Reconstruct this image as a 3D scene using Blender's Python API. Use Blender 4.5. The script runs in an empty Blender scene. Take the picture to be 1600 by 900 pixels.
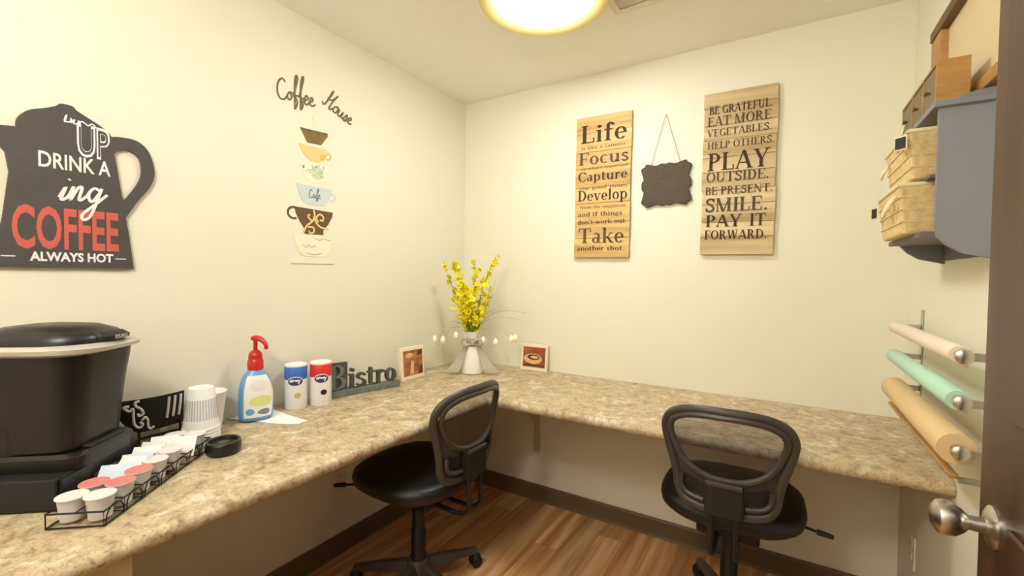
import bpy, bmesh, math, random
from mathutils import Vector, Matrix
random.seed(7)
PI = math.pi
S = bpy.context.scene
C = S.collection

# ------------------------------------------------------------------ camera, world, exposure
cam_d = bpy.data.cameras.new('camera'); cam = bpy.data.objects.new('camera', cam_d); C.objects.link(cam)
FPX = 696.49
cam_d.sensor_fit = 'HORIZONTAL'; cam_d.sensor_width = 36.0; cam_d.lens = FPX * 36.0 / 1600.0
cam_d.clip_start = 0.02
yaw, pitch, roll = 0.5492, -0.0282, 0.0109
fw = Vector((-math.sin(yaw)*math.cos(pitch), math.cos(yaw)*math.cos(pitch), math.sin(pitch)))
rt = Vector((math.cos(yaw), math.sin(yaw), 0)); up = rt.cross(fw)
r2 = rt*math.cos(roll) + up*math.sin(roll); u2 = -rt*math.sin(roll) + up*math.cos(roll)
cam.matrix_world = Matrix(((r2.x, u2.x, -fw.x, 1.7455), (r2.y, u2.y, -fw.y, -2.269), (r2.z, u2.z, -fw.z, 1.3024), (0, 0, 0, 1)))
S.camera = cam

W = bpy.data.worlds.new('world'); S.world = W; W.use_nodes = True
bg = W.node_tree.nodes['Background']; bg.inputs[0].default_value = (1.0, 0.93, 0.82, 1); bg.inputs[1].default_value = 0.15

LAMP_STRENGTH = 42.0
FILL_STRENGTH = 62.0
S.view_settings.view_transform = 'Standard'
S.view_settings.look = 'None'
S.view_settings.gamma = 1.0
S.view_settings.use_curve_mapping = False
S.view_settings.exposure = 0.08

# ------------------------------------------------------------------ materials
def lin(c):
    def f(v):
        v /= 255.0
        return v/12.92 if v <= 0.04045 else ((v+0.055)/1.055)**2.4
    return (f(c[0]), f(c[1]), f(c[2]), 1.0)
MATS = {}
def mat(name, rgb, rough=0.5, metal=0.0, spec=0.5, noise=0.0, nscale=20.0, bump=0.0, bscale=80.0, rnd=0.0, emit=None, estr=0.0, sheen=0.0, stretch=None, trans=0.0):
    if name in MATS: return MATS[name]
    m = bpy.data.materials.new(name); m.use_nodes = True; MATS[name] = m
    nt = m.node_tree; b = nt.nodes['Principled BSDF']; L = nt.links
    col = lin(rgb)
    b.inputs['Base Color'].default_value = col
    b.inputs['Roughness'].default_value = rough; b.inputs['Metallic'].default_value = metal
    b.inputs['Specular IOR Level'].default_value = spec
    if trans: b.inputs['Transmission Weight'].default_value = trans
    if sheen: b.inputs['Sheen Weight'].default_value = sheen
    vec = None
    if noise or bump:
        tc = nt.nodes.new('ShaderNodeTexCoord'); mp = nt.nodes.new('ShaderNodeMapping')
        L.new(tc.outputs['Object'], mp.inputs['Vector'])
        if stretch: mp.inputs['Scale'].default_value = stretch
        vec = mp.outputs['Vector']
    src = None
    if noise:
        n = nt.nodes.new('ShaderNodeTexNoise'); n.inputs['Scale'].default_value = nscale; n.inputs['Detail'].default_value = 4
        L.new(vec, n.inputs['Vector'])
        rp = nt.nodes.new('ShaderNodeValToRGB')
        rp.color_ramp.elements[0].position = 0.3; rp.color_ramp.elements[1].position = 0.7
        rp.color_ramp.elements[0].color = tuple(max(0, col[i]*(1-noise)) for i in range(3)) + (1,)
        rp.color_ramp.elements[1].color = tuple(min(1, col[i]*(1+noise)) for i in range(3)) + (1,)
        L.new(n.outputs['Fac'], rp.inputs['Fac']); src = rp.outputs['Color']
    if rnd:
        oi = nt.nodes.new('ShaderNodeObjectInfo'); mr = nt.nodes.new('ShaderNodeMapRange')
        mr.inputs['To Min'].default_value = 1-rnd; mr.inputs['To Max'].default_value = 1+rnd
        L.new(oi.outputs['Random'], mr.inputs['Value'])
        hs = nt.nodes.new('ShaderNodeHueSaturation')
        if src: L.new(src, hs.inputs['Color'])
        else: hs.inputs['Color'].default_value = col
        L.new(mr.outputs['Result'], hs.inputs['Value']); src = hs.outputs['Color']
    if src: L.new(src, b.inputs['Base Color'])
    if bump:
        n2 = nt.nodes.new('ShaderNodeTexNoise'); n2.inputs['Scale'].default_value = bscale; n2.inputs['Detail'].default_value = 3
        L.new(vec, n2.inputs['Vector'])
        bp = nt.nodes.new('ShaderNodeBump'); bp.inputs['Strength'].default_value = bump; bp.inputs['Distance'].default_value = 0.002
        L.new(n2.outputs['Fac'], bp.inputs['Height']); L.new(bp.outputs['Normal'], b.inputs['Normal'])
    if emit:
        b.inputs['Emission Color'].default_value = lin(emit); b.inputs['Emission Strength'].default_value = estr
    return m

def wood_mat(name, c1, c2, c3, axis, scale=6.0, rough=0.45, rnd=0.12):
    """streaky wood: noise stretched along one axis"""
    m = bpy.data.materials.new(name); m.use_nodes = True; MATS[name] = m
    nt = m.node_tree; b = nt.nodes['Principled BSDF']; L = nt.links
    tc = nt.nodes.new('ShaderNodeTexCoord'); mp = nt.nodes.new('ShaderNodeMapping')
    L.new(tc.outputs['Object'], mp.inputs['Vector'])
    sc = [scale*4]*3; sc[axis] = scale*0.25
    mp.inputs['Scale'].default_value = sc
    oi = nt.nodes.new('ShaderNodeObjectInfo'); vm = nt.nodes.new('ShaderNodeVectorMath'); vm.operation = 'SCALE'
    cb = nt.nodes.new('ShaderNodeCombineXYZ')
    for k in range(3): L.new(oi.outputs['Random'], cb.inputs[k])
    L.new(cb.outputs[0], vm.inputs[0]); vm.inputs['Scale'].default_value = 37.0
    va = nt.nodes.new('ShaderNodeVectorMath'); L.new(mp.outputs['Vector'], va.inputs[0]); L.new(vm.outputs[0], va.inputs[1])
    n = nt.nodes.new('ShaderNodeTexNoise'); n.inputs['Scale'].default_value = 1.0; n.inputs['Detail'].default_value = 5; n.inputs['Distortion'].default_value = 0.4
    L.new(va.outputs[0], n.inputs['Vector'])
    rp = nt.nodes.new('ShaderNodeValToRGB'); e = rp.color_ramp.elements
    e[0].position = 0.32; e[0].color = lin(c1); e[1].position = 0.68; e[1].color = lin(c3)
    k = e.new(0.5); k.color = lin(c2)
    L.new(n.outputs['Fac'], rp.inputs['Fac'])
    mr = nt.nodes.new('ShaderNodeMapRange'); mr.inputs['To Min'].default_value = 1-rnd; mr.inputs['To Max'].default_value = 1+rnd
    L.new(oi.outputs['Random'], mr.inputs['Value'])
    hs = nt.nodes.new('ShaderNodeHueSaturation'); L.new(rp.outputs['Color'], hs.inputs['Color']); L.new(mr.outputs['Result'], hs.inputs['Value'])
    L.new(hs.outputs['Color'], b.inputs['Base Color'])
    b.inputs['Roughness'].default_value = rough
    bp = nt.nodes.new('ShaderNodeBump'); bp.inputs['Strength'].default_value = 0.15; bp.inputs['Distance'].default_value = 0.002
    L.new(n.outputs['Fac'], bp.inputs['Height']); L.new(bp.outputs['Normal'], b.inputs['Normal'])
    return m

def counter_mat():
    m = bpy.data.materials.new('speckled_laminate'); m.use_nodes = True
    nt = m.node_tree; b = nt.nodes['Principled BSDF']; L = nt.links
    tc = nt.nodes.new('ShaderNodeTexCoord')
    def noise(sc, det, dist=0.0, off=0.0):
        n = nt.nodes.new('ShaderNodeTexNoise'); n.inputs['Scale'].default_value = sc; n.inputs['Detail'].default_value = det
        n.inputs['Distortion'].default_value = dist
        mp = nt.nodes.new('ShaderNodeMapping'); mp.inputs['Location'].default_value = (off, off*2, off*3)
        L.new(tc.outputs['Object'], mp.inputs['Vector']); L.new(mp.outputs[0], n.inputs['Vector']); return n
    def ramp(src, stops):
        r = nt.nodes.new('ShaderNodeValToRGB'); e = r.color_ramp.elements
        e[0].position, e[0].color = stops[0]; e[1].position, e[1].color = stops[-1]
        for p, c in stops[1:-1]:
            k = e.new(p); k.color = c
        L.new(src, r.inputs['Fac']); return r
    big = ramp(noise(17, 6, 0.8).outputs['Fac'], [(0.32, lin((162, 136, 108))), (0.43, lin((198, 172, 142))), (0.50, lin((190, 174, 134))), (0.57, lin((206, 184, 154))), (0.68, lin((220, 206, 186)))])
    mid = ramp(noise(60, 5, 0.5, 3.1).outputs['Fac'], [(0.34, (0.42, 0.40, 0.38, 1)), (0.47, (0.9, 0.9, 0.9, 1)), (0.62, (1.12, 1.12, 1.12, 1))])
    sp = ramp(noise(170, 2, 0, 7.7).outputs['Fac'], [(0.3, (0.45, 0.4, 0.36, 1)), (0.42, (1, 1, 1, 1)), (0.6, (1.0, 1.0, 1.0, 1)), (0.72, (1.25, 1.25, 1.22, 1))])
    m1 = nt.nodes.new('ShaderNodeMix'); m1.data_type = 'RGBA'; m1.blend_type = 'MULTIPLY'; m1.inputs['Factor'].default_value = 0.55
    L.new(big.outputs['Color'], m1.inputs['A']); L.new(mid.outputs['Color'], m1.inputs['B'])
    m2 = nt.nodes.new('ShaderNodeMix'); m2.data_type = 'RGBA'; m2.blend_type = 'MULTIPLY'; m2.inputs['Factor'].default_value = 0.7
    L.new(m1.outputs['Result'], m2.inputs['A']); L.new(sp.outputs['Color'], m2.inputs['B'])
    L.new(m2.outputs['Result'], b.inputs['Base Color'])
    b.inputs['Roughness'].default_value = 0.42
    return m

def mesh_fabric_mat():
    m = bpy.data.materials.new('open_mesh_fabric'); m.use_nodes = True
    nt = m.node_tree; b = nt.nodes['Principled BSDF']
    b.inputs['Base Color'].default_value = lin((48, 42, 36)); b.inputs['Roughness'].default_value = 0.8
    b.inputs['Alpha'].default_value = 0.55
    return m

M_WALL = mat('cream_wall_paint', (238, 232, 212), 0.6, bump=0.12, bscale=140)
M_CEIL = mat('ceiling_paint', (250, 247, 240), 0.85, bump=0.5, bscale=120)
M_BASE = mat('taupe_vinyl_base', (102, 84, 56), 0.5)
M_FLOOR = mat('floor_underlay', (60, 36, 22), 0.7)
M_PLANK = wood_mat('laminate_plank', (172, 116, 70), (210, 156, 104), (238, 196, 146), 1, 5.0, 0.35, 0.14)
M_COUNTER = counter_mat()
M_BRACKET = mat('bracket_paint', (206, 184, 140), 0.6)
M_PLATE = mat('ivory_plastic', (232, 222, 196), 0.4)
M_SLOT = mat('slot_dark', (30, 26, 22), 0.7)
M_BLACK = mat('black_plastic', (20, 18, 17), 0.35)
M_BLACKMATTE = mat('black_matte', (24, 22, 20), 0.6)
M_DARKGREY = mat('dark_grey_plastic', (66, 60, 54), 0.42)
M_SEAT = mat('black_vinyl', (17, 17, 16), 0.45, bump=0.1, bscale=300)
M_MESHF = mesh_fabric_mat()
M_CHROME = mat('brushed_metal', (200, 196, 188), 0.28, 1.0)
M_SILVER = mat('silver_plastic', (196, 192, 182), 0.35, 0.3)
M_WHITE = mat('white_plastic', (244, 242, 238), 0.4)
M_PAPER = mat('white_paper', (248, 246, 242), 0.8)
M_FOAM = mat('white_foam', (246, 244, 240), 0.65)
M_GREYRIB = mat('grey_print', (192, 192, 196), 0.6)
M_CHALK = mat('chalkboard_black', (80, 68, 54), 0.75, noise=0.1, nscale=30)
M_CHALKRIM = mat('chalkboard_rim', (58, 48, 36), 0.6)
M_CHALKDUST = mat('chalk_smudge', (92, 84, 74), 0.9)
M_TWINE = mat('pale_twine', (206, 192, 160), 0.9)
M_SIGN1 = wood_mat('honey_pine_board', (188, 148, 88), (212, 176, 112), (226, 196, 136), 0, 5.0, 0.6, 0.06)
M_SIGN2 = wood_mat('pale_pallet_board', (176, 146, 100), (204, 178, 132), (222, 200, 158), 0, 5.0, 0.6, 0.08)
M_SIGNBACK = mat('sign_batten', (150, 118, 74), 0.7)
M_INK = mat('dark_brown_ink', (62, 44, 28), 0.8, noise=0.25, nscale=60)
M_INK2 = mat('worn_grey_brown_ink', (88, 70, 52), 0.8, noise=0.35, nscale=70)
M_INKFINE = mat('fine_brown_ink', (128, 98, 60), 0.8)
M_POT = mat('charcoal_board', (74, 70, 66), 0.6, noise=0.08, nscale=25)
M_CHALKWHITE = mat('chalk_white_print', (236, 234, 230), 0.7)
M_RED = mat('faded_red_print', (196, 92, 82), 0.7)
M_REDPUMP = mat('red_plastic', (200, 40, 36), 0.35)
M_DECALBROWN = mat('decal_brown', (104, 78, 44), 0.6)
M_DECALOLIVE = mat('decal_olive_brown', (124, 100, 44), 0.6, noise=0.15, nscale=25)
M_DECALTAN = mat('decal_tan', (236, 206, 142), 0.6)
M_DECALTAN2 = mat('decal_mustard', (222, 186, 104), 0.6)
M_DECALBLUE = mat('decal_pale_blue', (206, 218, 216), 0.6)
M_DECALGREY = mat('decal_grey_green', (186, 188, 160), 0.6)
M_DECALSAGE = mat('decal_sage', (206, 212, 184), 0.6)
M_DECALCREAM = mat('decal_cream', (250, 238, 212), 0.6)
M_DECALLINE = mat('decal_line_beige', (206, 186, 150), 0.6)
M_DECALSTEAM = mat('decal_steam', (240, 232, 204), 0.6)
M_SCRIPT = mat('script_brown', (108, 96, 60), 0.6)
M_SCRIPTGREY = mat('script_grey', (126, 134, 128), 0.6)
M_BLUE = mat('bottle_blue', (104, 164, 220), 0.3)
M_BLUE2 = mat('canister_blue', (62, 112, 200), 0.4)
M_RED2 = mat('canister_red', (222, 52, 44), 0.4)
M_NAVY = mat('logo_navy', (44, 56, 104), 0.5)
M_LABELYEL = mat('label_lime', (222, 228, 150), 0.5)
M_LABELTAN = mat('label_sugar_tan', (196, 184, 120), 0.5)
M_CERAMIC = mat('white_ceramic', (244, 238, 228), 0.3)
M_RIBBON = mat('grey_ribbon', (176, 168, 148), 0.8)
M_STEM = mat('green_stem', (96, 120, 30), 0.7)
M_LEAF = mat('olive_leaf', (128, 140, 30), 0.6)
M_YELLOW = mat('yellow_petal', (246, 232, 20), 0.55, rnd=0.1)
M_YELLOW2 = mat('golden_petal', (222, 206, 20), 0.55, rnd=0.15)
M_WIRE = mat('pale_wire', (176, 172, 140), 0.6)
M_BUD = mat('cream_bud', (255, 250, 226), 0.5)
M_BISTRO = mat('slate_grey_wood', (112, 116, 108), 0.7, noise=0.2, nscale=40)
M_BISTRO2 = mat('dark_slate_letter', (74, 78, 72), 0.7, noise=0.2, nscale=40)
M_CANVAS = mat('cream_canvas', (244, 228, 198), 0.8)
M_PIC1 = mat('coffee_photo_brown', (168, 104, 58), 0.6, noise=0.55, nscale=22)
M_PIC2 = mat('latte_photo_brown', (150, 84, 48), 0.6, noise=0.55, nscale=18)
M_PICLIGHT = mat('photo_cream', (224, 178, 130), 0.6, noise=0.2, nscale=40)
M_PICDARK = mat('photo_dark', (92, 50, 32), 0.6)
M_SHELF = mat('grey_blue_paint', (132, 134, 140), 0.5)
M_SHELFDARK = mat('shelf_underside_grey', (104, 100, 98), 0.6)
M_BASKET = mat('natural_jute', (222, 196, 140), 0.85, noise=0.16, nscale=55, bump=0.8, bscale=160)
M_ROPE = mat('cream_rope', (236, 220, 178), 0.9)
M_TAG = mat('tag_black', (40, 30, 24), 0.7)
M_OAK = mat('oak_wood', (176, 134, 74), 0.5, noise=0.15, nscale=10, stretch=(1, 1, 8))
M_DARKOAK = mat('dark_oak', (104, 72, 30), 0.5)
M_GREYFRONT = mat('taupe_drawer_front', (128, 112, 86), 0.6)
M_FRAMEPAPER = mat('framed_cream', (224, 204, 160), 0.7)
M_ROLLW = mat('white_paper_roll', (240, 222, 204), 0.7)
M_ROLLG = mat('mint_paper_roll', (188, 226, 204), 0.7)
M_ROLLK = mat('kraft_paper_roll', (224, 194, 144), 0.8)
M_CORE = mat('card_core', (170, 130, 80), 0.9)
M_DOOR = wood_mat('dark_stained_door', (52, 32, 20), (68, 44, 28), (84, 56, 36), 2, 4.0, 0.4, 0.0)
M_GLASS = mat('lit_opal_glass', (255, 250, 236), 0.4, emit=(249, 255, 255), estr=LAMP_STRENGTH)
M_FILLGLOBE = mat('fill_globe_glow', (255, 250, 236), 0.4, emit=(255, 254, 248), estr=FILL_STRENGTH)
M_BRASS = mat('pale_brass_trim', (240, 222, 150), 0.4, 0.1)
M_VENT = mat('vent_white', (232, 224, 206), 0.5)
M_PINKFOIL = mat('pink_foil', (226, 130, 128), 0.4)
M_FOIL = mat('white_foil', (236, 230, 228), 0.35)
M_PODCUP = mat('pod_cup_white', (226, 224, 220), 0.45)
M_PACKETBLUE = mat('packet_pale_blue', (206, 218, 232), 0.6)
M_CADDYWOOD = mat('caddy_wood', (170, 128, 56), 0.5)

# ------------------------------------------------------------------ mesh helpers
class MB:
    def __init__(s): s.v = []; s.f = []
    def add(s, vs, fs):
        o = len(s.v); s.v += [tuple(v) for v in vs]; s.f += [tuple(i+o for i in f) for f in fs]; return s
    def box(s, x0, x1, y0, y1, z0, z1):
        v = [(x, y, z) for z in (z0, z1) for y in (y0, y1) for x in (x0, x1)]
        return s.add(v, [(0, 2, 3, 1), (4, 5, 7, 6), (0, 1, 5, 4), (2, 6, 7, 3), (0, 4, 6, 2), (1, 3, 7, 5)])
    def lathe(s, prof, n=24, c=(0, 0, 0), sx=1, sy=1, caps=True):
        vs = []; fs = []; m = len(prof)
        for r, z in prof:
            for k in range(n):
                a = 2*PI*k/n; vs.append((c[0]+r*sx*math.cos(a), c[1]+r*sy*math.sin(a), c[2]+z))
        for i in range(m-1):
            for k in range(n):
                k2 = (k+1) % n; fs.append((i*n+k, i*n+k2, (i+1)*n+k2, (i+1)*n+k))
        if caps: fs.append(tuple(range(n-1, -1, -1))); fs.append(tuple((m-1)*n+k for k in range(n)))
        return s.add(vs, fs)
    def cyl(s, a, b, r, n=12, r2=None): return s.tube([a, b], [r, r if r2 is None else r2], n)
    def tube(s, pts, rad, n=8, closed=False, flat=1.0):
        pts = [Vector(p) for p in pts]; m = len(pts)
        if not isinstance(rad, (list, tuple)): rad = [rad]*m
        vs = []; fs = []; ref = None
        for i, p in enumerate(pts):
            if closed: t = pts[(i+1) % m]-pts[i-1]
            else: t = pts[min(i+1, m-1)]-pts[max(i-1, 0)]
            t.normalize()
            if ref is None:
                ref = Vector((0, 0, 1)) if abs(t.z) < 0.9 else Vector((1, 0, 0))
            a = (ref - t*ref.dot(t)).normalized(); b = t.cross(a); ref = a
            for k in range(n):
                an = 2*PI*k/n; vs.append(p + (a*math.cos(an) + b*math.sin(an)*flat)*rad[i])
        for i in range(m if closed else m-1):
            j = (i+1) % m
            for k in range(n):
                k2 = (k+1) % n; fs.append((i*n+k, j*n+k, j*n+k2, i*n+k2)[::-1])
        if not closed:
            fs.append(tuple(range(n))); fs.append(tuple((m-1)*n+k for k in range(n-1, -1, -1)))
        return s.add(vs, fs)
    def prism(s, poly, fn0, fn1):
        """poly 2D; fn maps (a,b)->3D for both caps"""
        n = len(poly); vs = [fn0(*p) for p in poly] + [fn1(*p) for p in poly]
        fs = [tuple(range(n)), tuple(range(2*n-1, n-1, -1))]
        for i in range(n):
            j = (i+1) % n; fs.append((i, n+i, n+j, j))
        return s.add(vs, fs)
    def flat(s, poly, fn): return s.add([fn(*p) for p in poly], [tuple(range(len(poly)))])
    def grid(s, fn, nu, nv):
        vs = [fn(i/nu, j/nv) for j in range(nv+1) for i in range(nu+1)]
        fs = [(j*(nu+1)+i, j*(nu+1)+i+1, (j+1)*(nu+1)+i+1, (j+1)*(nu+1)+i) for j in range(nv) for i in range(nu)]
        return s.add(vs, fs)
    def mesh(s, name, m, smooth=False, angle=40, bevel=0.0, seg=2):
        me = bpy.data.meshes.new(name); me.from_pydata(s.v, [], s.f); me.validate()
        bm = bmesh.new(); bm.from_mesh(me); bmesh.ops.recalc_face_normals(bm, faces=bm.faces)
        if bevel:
            bmesh.ops.bevel(bm, geom=[e for e in bm.edges if e.is_manifold and e.calc_face_angle(0) > 0.5], offset=bevel, segments=seg, affect='EDGES', profile=0.5, clamp_overlap=True)
        if smooth:
            for f in bm.faces: f.smooth = True
            for e in bm.edges:
                if len(e.link_faces) == 2 and e.calc_face_angle(0) > math.radians(angle): e.smooth = False
        bm.to_mesh(me); bm.free()
        me.materials.append(m); return me
def link(name, me, parent=None, loc=(0, 0, 0), rot=(0, 0, 0)):
    o = bpy.data.objects.new(name, me); C.objects.link(o); o.location = loc; o.rotation_euler = rot
    if parent: o.parent = parent
    return o
def obj(name, mb, m, parent=None, loc=(0, 0, 0), rot=(0, 0, 0), **k):
    return link(name, mb.mesh(name, m, **k), parent, loc, rot)
def tag(o, label, cat, group=None):
    o['label'] = label; o['category'] = cat
    if group: o['group'] = group
    return o
def thing(name, label, cat, loc=(0, 0, 0), rz=0, group=None, rot=None):
    o = bpy.data.objects.new(name, None); C.objects.link(o); o.location = loc
    o.rotation_euler = rot if rot else (0, 0, rz); o.empty_display_size = 0.05
    return tag(o, label, cat, group)
def struct(o): o['kind'] = 'structure'; return o
def copy_tree(o, parent=None):
    c = o.copy(); C.objects.link(c); c.parent = parent
    for ch in list(o.children): copy_tree(ch, c)
    return c
def cr(pts, k=6, closed=False):
    """Catmull-Rom"""
    P = [Vector(p) for p in pts]; out = []; n = len(P)
    for i in range(n if closed else n-1):
        if closed: a, b, c, d = P[i-1], P[i], P[(i+1) % n], P[(i+2) % n]
        else: a, b, c, d = P[max(i-1, 0)], P[i], P[i+1], P[min(i+2, n-1)]
        for j in range(k):
            t = j/k
            out.append(0.5*((2*b)+(c-a)*t+(2*a-5*b+4*c-d)*t*t+(3*b-a-3*c+d)*t**3))
    if not closed: out.append(P[-1])
    return out

# ------------------------------------------------------------------ lettering (own serif glyphs, strokes, built-in sans)
def ring(cx, cy, rx, ry, a0, a1, tw, th, n=14):
    out = []
    A = [math.radians(a0+(a1-a0)*i/n) for i in range(n+1)]
    for i in range(n):
        q = []
        for a, ro in ((A[i], 1), (A[i+1], 1), (A[i+1], 0), (A[i], 0)):
            q.append((cx+(rx-(0 if ro else tw))*math.cos(a), cy+(ry-(0 if ro else th))*math.sin(a)))
        out.append(q)
    return out
def rc(x0, x1, y0, y1): return [(x0, y0), (x1, y0), (x1, y1), (x0, y1)]
def dg(x0, y0, x1, y1, w): return [(x0-w/2, y0), (x0+w/2, y0), (x1+w/2, y1), (x1-w/2, y1)]
T, N, SF = 0.16, 0.06, 0.055     # thick, thin, serif height
def stem(x, y0=0, y1=1, lo=True, hi=True, w=T, e=0.07):
    o = [rc(x, x+w, y0, y1)]
    if lo: o.append(rc(x-e, x+w+e, y0, y0+SF))
    if hi: o.append(rc(x-e, x+w+e, y1-SF, y1))
    return o
def strokepoly(pts, w, k=6):
    P = cr([(x, y, 0) for x, y in pts], k); L = []; R = []; n = len(P)
    for i, p in enumerate(P):
        t = P[min(i+1, n-1)]-P[max(i-1, 0)]; t.normalize(); nn = Vector((-t.y, t.x, 0))*(w/2)
        L.append(p+nn); R.append(p-nn)
    return [[(L[i].x, L[i].y), (L[i+1].x, L[i+1].y), (R[i+1].x, R[i+1].y), (R[i].x, R[i].y)] for i in range(n-1)]
G = {}
def g(ch, w, *parts):
    ps = []
    for p in parts:
        if p and isinstance(p[0], tuple): ps.append(p)
        else: ps += p
    G[ch] = (w, ps)
g('A', .80, dg(.08, 0, .38, 1, N), dg(.70, 0, .40, 1, T), rc(.2, .6, .3, .36), rc(0, .2, 0, SF), rc(.56, .84, 0, SF))
g('B', .68, stem(.1), ring(.30, .75, .30, .25, -90, 90, T, N), ring(.30, .26, .36, .27, -90, 90, T, N), rc(.1, .31, .94, 1), rc(.1, .31, .48, .53), rc(.1, .31, 0, .055))
g('C', .72, ring(.4, .5, .38, .51, 40, 320, T, N), rc(.64, .70, .68, .92))
g('D', .78, stem(.1), ring(.30, .5, .44, .5, -90, 90, T, N), rc(.1, .31, .94, 1), rc(.1, .31, 0, .06))
g('E', .68, stem(.1), rc(.1, .6, .94, 1), rc(.1, .5, .48, .54), rc(.1, .63, 0, .06), rc(.56, .61, .78, 1), rc(.46, .5, .38, .64), rc(.58, .64, 0, .24))
g('F', .64, stem(.1), rc(.1, .6, .94, 1), rc(.1, .5, .46, .52), rc(.56, .61, .76, 1), rc(.46, .5, .36, .62))
g('G', .78, ring(.4, .5, .38, .51, 45, 340, T, N), rc(.6, .74, .02, .42), rc(.5, .8, .38, .43), rc(.64, .70, .7, .94))
g('H', .86, stem(.1), stem(.6), rc(.1, .7, .47, .53))
g('I', .36, stem(.1))
g('L', .64, stem(.1), rc(.1, .6, 0, .06), rc(.55, .61, 0, .28))
g('M', 1.0, stem(.08, w=N), dg(.14, 1, .46, 0, T), dg(.78, 1, .48, 0, N), stem(.72))
g('N', .86, stem(.1, w=N), dg(.15, 1, .68, 0, T), stem(.68, lo=False, w=N))
g('O', .82, ring(.41, .5, .39, .51, 0, 360, T, N, 24))
g('P', .66, stem(.1), ring(.30, .73, .32, .27, -90, 90, T, N), rc(.1, .31, .94, 1), rc(.1, .31, .46, .52))
g('R', .78, stem(.1), ring(.30, .74, .30, .26, -90, 90, T, N), rc(.1, .31, .94, 1), rc(.1, .31, .48, .54), dg(.40, .5, .66, 0, T), rc(.56, .8, 0, SF))
g('S', .62, strokepoly([(.52, .78), (.44, .92), (.28, .95), (.12, .84), (.14, .66), (.32, .53), (.48, .38), (.50, .18), (.34, .05), (.16, .07), (.07, .24)], .13), rc(.5, .56, .7, .98), rc(.04, .1, .02, .3))
g('T', .74, stem(.29, hi=False), rc(.02, .72, .94, 1), rc(.02, .07, .74, 1), rc(.67, .72, .74, 1))
g('U', .84, stem(.1, .3, 1, lo=False), stem(.64, .3, 1, lo=False, w=N), ring(.40, .32, .30, .33, 180, 360, .13, .07))
g('V', .78, dg(.14, 1, .40, 0, T), dg(.68, 1, .42, 0, N), rc(0, .3, .945, 1), rc(.56, .8, .945, 1))
g('W', 1.1, dg(.14, 1, .34, 0, T), dg(.56, 1, .36, 0, N), dg(.56, 1, .76, 0, T), dg(.98, 1, .78, 0, N), rc(0, .3, .945, 1), rc(.86, 1.1, .945, 1))
g('Y', .76, dg(.14, 1, .38, .44, T), dg(.66, 1, .42, .44, N), stem(.30, 0, .48, hi=False), rc(0, .28, .945, 1), rc(.54, .78, .945, 1))
g('.', .28, ring(.14, .08, .08, .08, 0, 360, .079, .079, 8))
g("'", .2, dg(.1, .72, .12, 1, .09))
X = .66
g('a', .56, ring(.24, .19, .2, .2, 0, 360, .12, .05), rc(.34, .46, .02, .5), ring(.28, .5, .18, .17, 0, 150, .12, .06), rc(.44, .54, 0, .05))
g('c', .52, ring(.28, .33, .25, .345, 50, 315, .14, .05))
g('d', .62, ring(.26, .33, .24, .345, 40, 320, .14, .05), stem(.40, 0, 1, lo=False, hi=False, w=.14), rc(.32, .44, .95, 1), rc(.52, .6, 0, SF))
g('e', .54, ring(.28, .33, .25, .345, 0, 320, .14, .05), rc(.1, .52, .32, .38))
g('f', .42, stem(.12, 0, .85, hi=False, w=.14), ring(.28, .82, .16, .19, 20, 180, .14, .06), rc(.02, .38, .6, .66), ring(.40, .88, .06, .06, 0, 360, .059, .059, 8))
g('g', .58, ring(.26, .43, .21, .24, 0, 360, .12, .05), ring(.28, -.1, .24, .15, 0, 360, .10, .06), rc(.1, .18, 0, .24), rc(.4, .56, .6, .66))
g('h', .66, stem(.08, 0, 1, hi=False, w=.14, e=.05), rc(.02, .1, .95, 1), stem(.44, 0, .45, hi=False, w=.14, e=.05), ring(.36, .44, .22, .23, 0, 160, .14, .06))
g('i', .32, stem(.09, 0, X, hi=False, w=.14, e=.05), rc(.02, .1, X-SF, X), ring(.16, .85, .09, .09, 0, 360, .089, .089, 10))
g('k', .64, stem(.08, 0, 1, hi=False, w=.14, e=.05), rc(.02, .1, .95, 1), dg(.22, .3, .52, .66, .06), dg(.3, .42, .54, 0, .14), rc(.4, .62, .62, .66), rc(.44, .66, 0, SF))
g('l', .32, stem(.09, 0, 1, hi=False, w=.14, e=.05), rc(.02, .1, .95, 1))
g('m', .96, stem(.08, 0, X, hi=False, w=.14, e=.05), rc(.02, .1, X-SF, X), stem(.42, 0, .45, hi=False, w=.14, e=.04), ring(.35, .44, .21, .23, 0, 160, .14, .06), stem(.75, 0, .45, hi=False, w=.14, e=.04), ring(.68, .44, .21, .23, 0, 160, .14, .06))
g('n', .66, stem(.08, 0, X, hi=False, w=.14, e=.05), rc(.02, .1, X-SF, X), stem(.44, 0, .45, hi=False, w=.14, e=.05), ring(.36, .44, .22, .23, 0, 160, .14, .06))
g('o', .58, ring(.29, .33, .26, .345, 0, 360, .14, .05, 20))
g('p', .62, stem(.08, -.28, X, hi=False, w=.14, e=.05), rc(.02, .1, X-SF, X), ring(.34, .33, .24, .345, -140, 140, .14, .05))
g('r', .48, stem(.08, 0, X, hi=False, w=.14, e=.05), rc(.02, .1, X-SF, X), ring(.34, .42, .2, .24, 50, 160, .12, .09), ring(.42, .56, .07, .07, 0, 360, .069, .069, 8))
g('s', .46, strokepoly([(.38, .52), (.28, .62), (.13, .58), (.1, .45), (.24, .35), (.37, .24), (.36, .1), (.22, .03), (.06, .12)], .1))
g('t', .42, stem(.12, .08, .85, lo=False, hi=False, w=.14), ring(.28, .12, .16, .13, 180, 330, .13, .06), rc(.02, .38, .6, .66))
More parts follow.
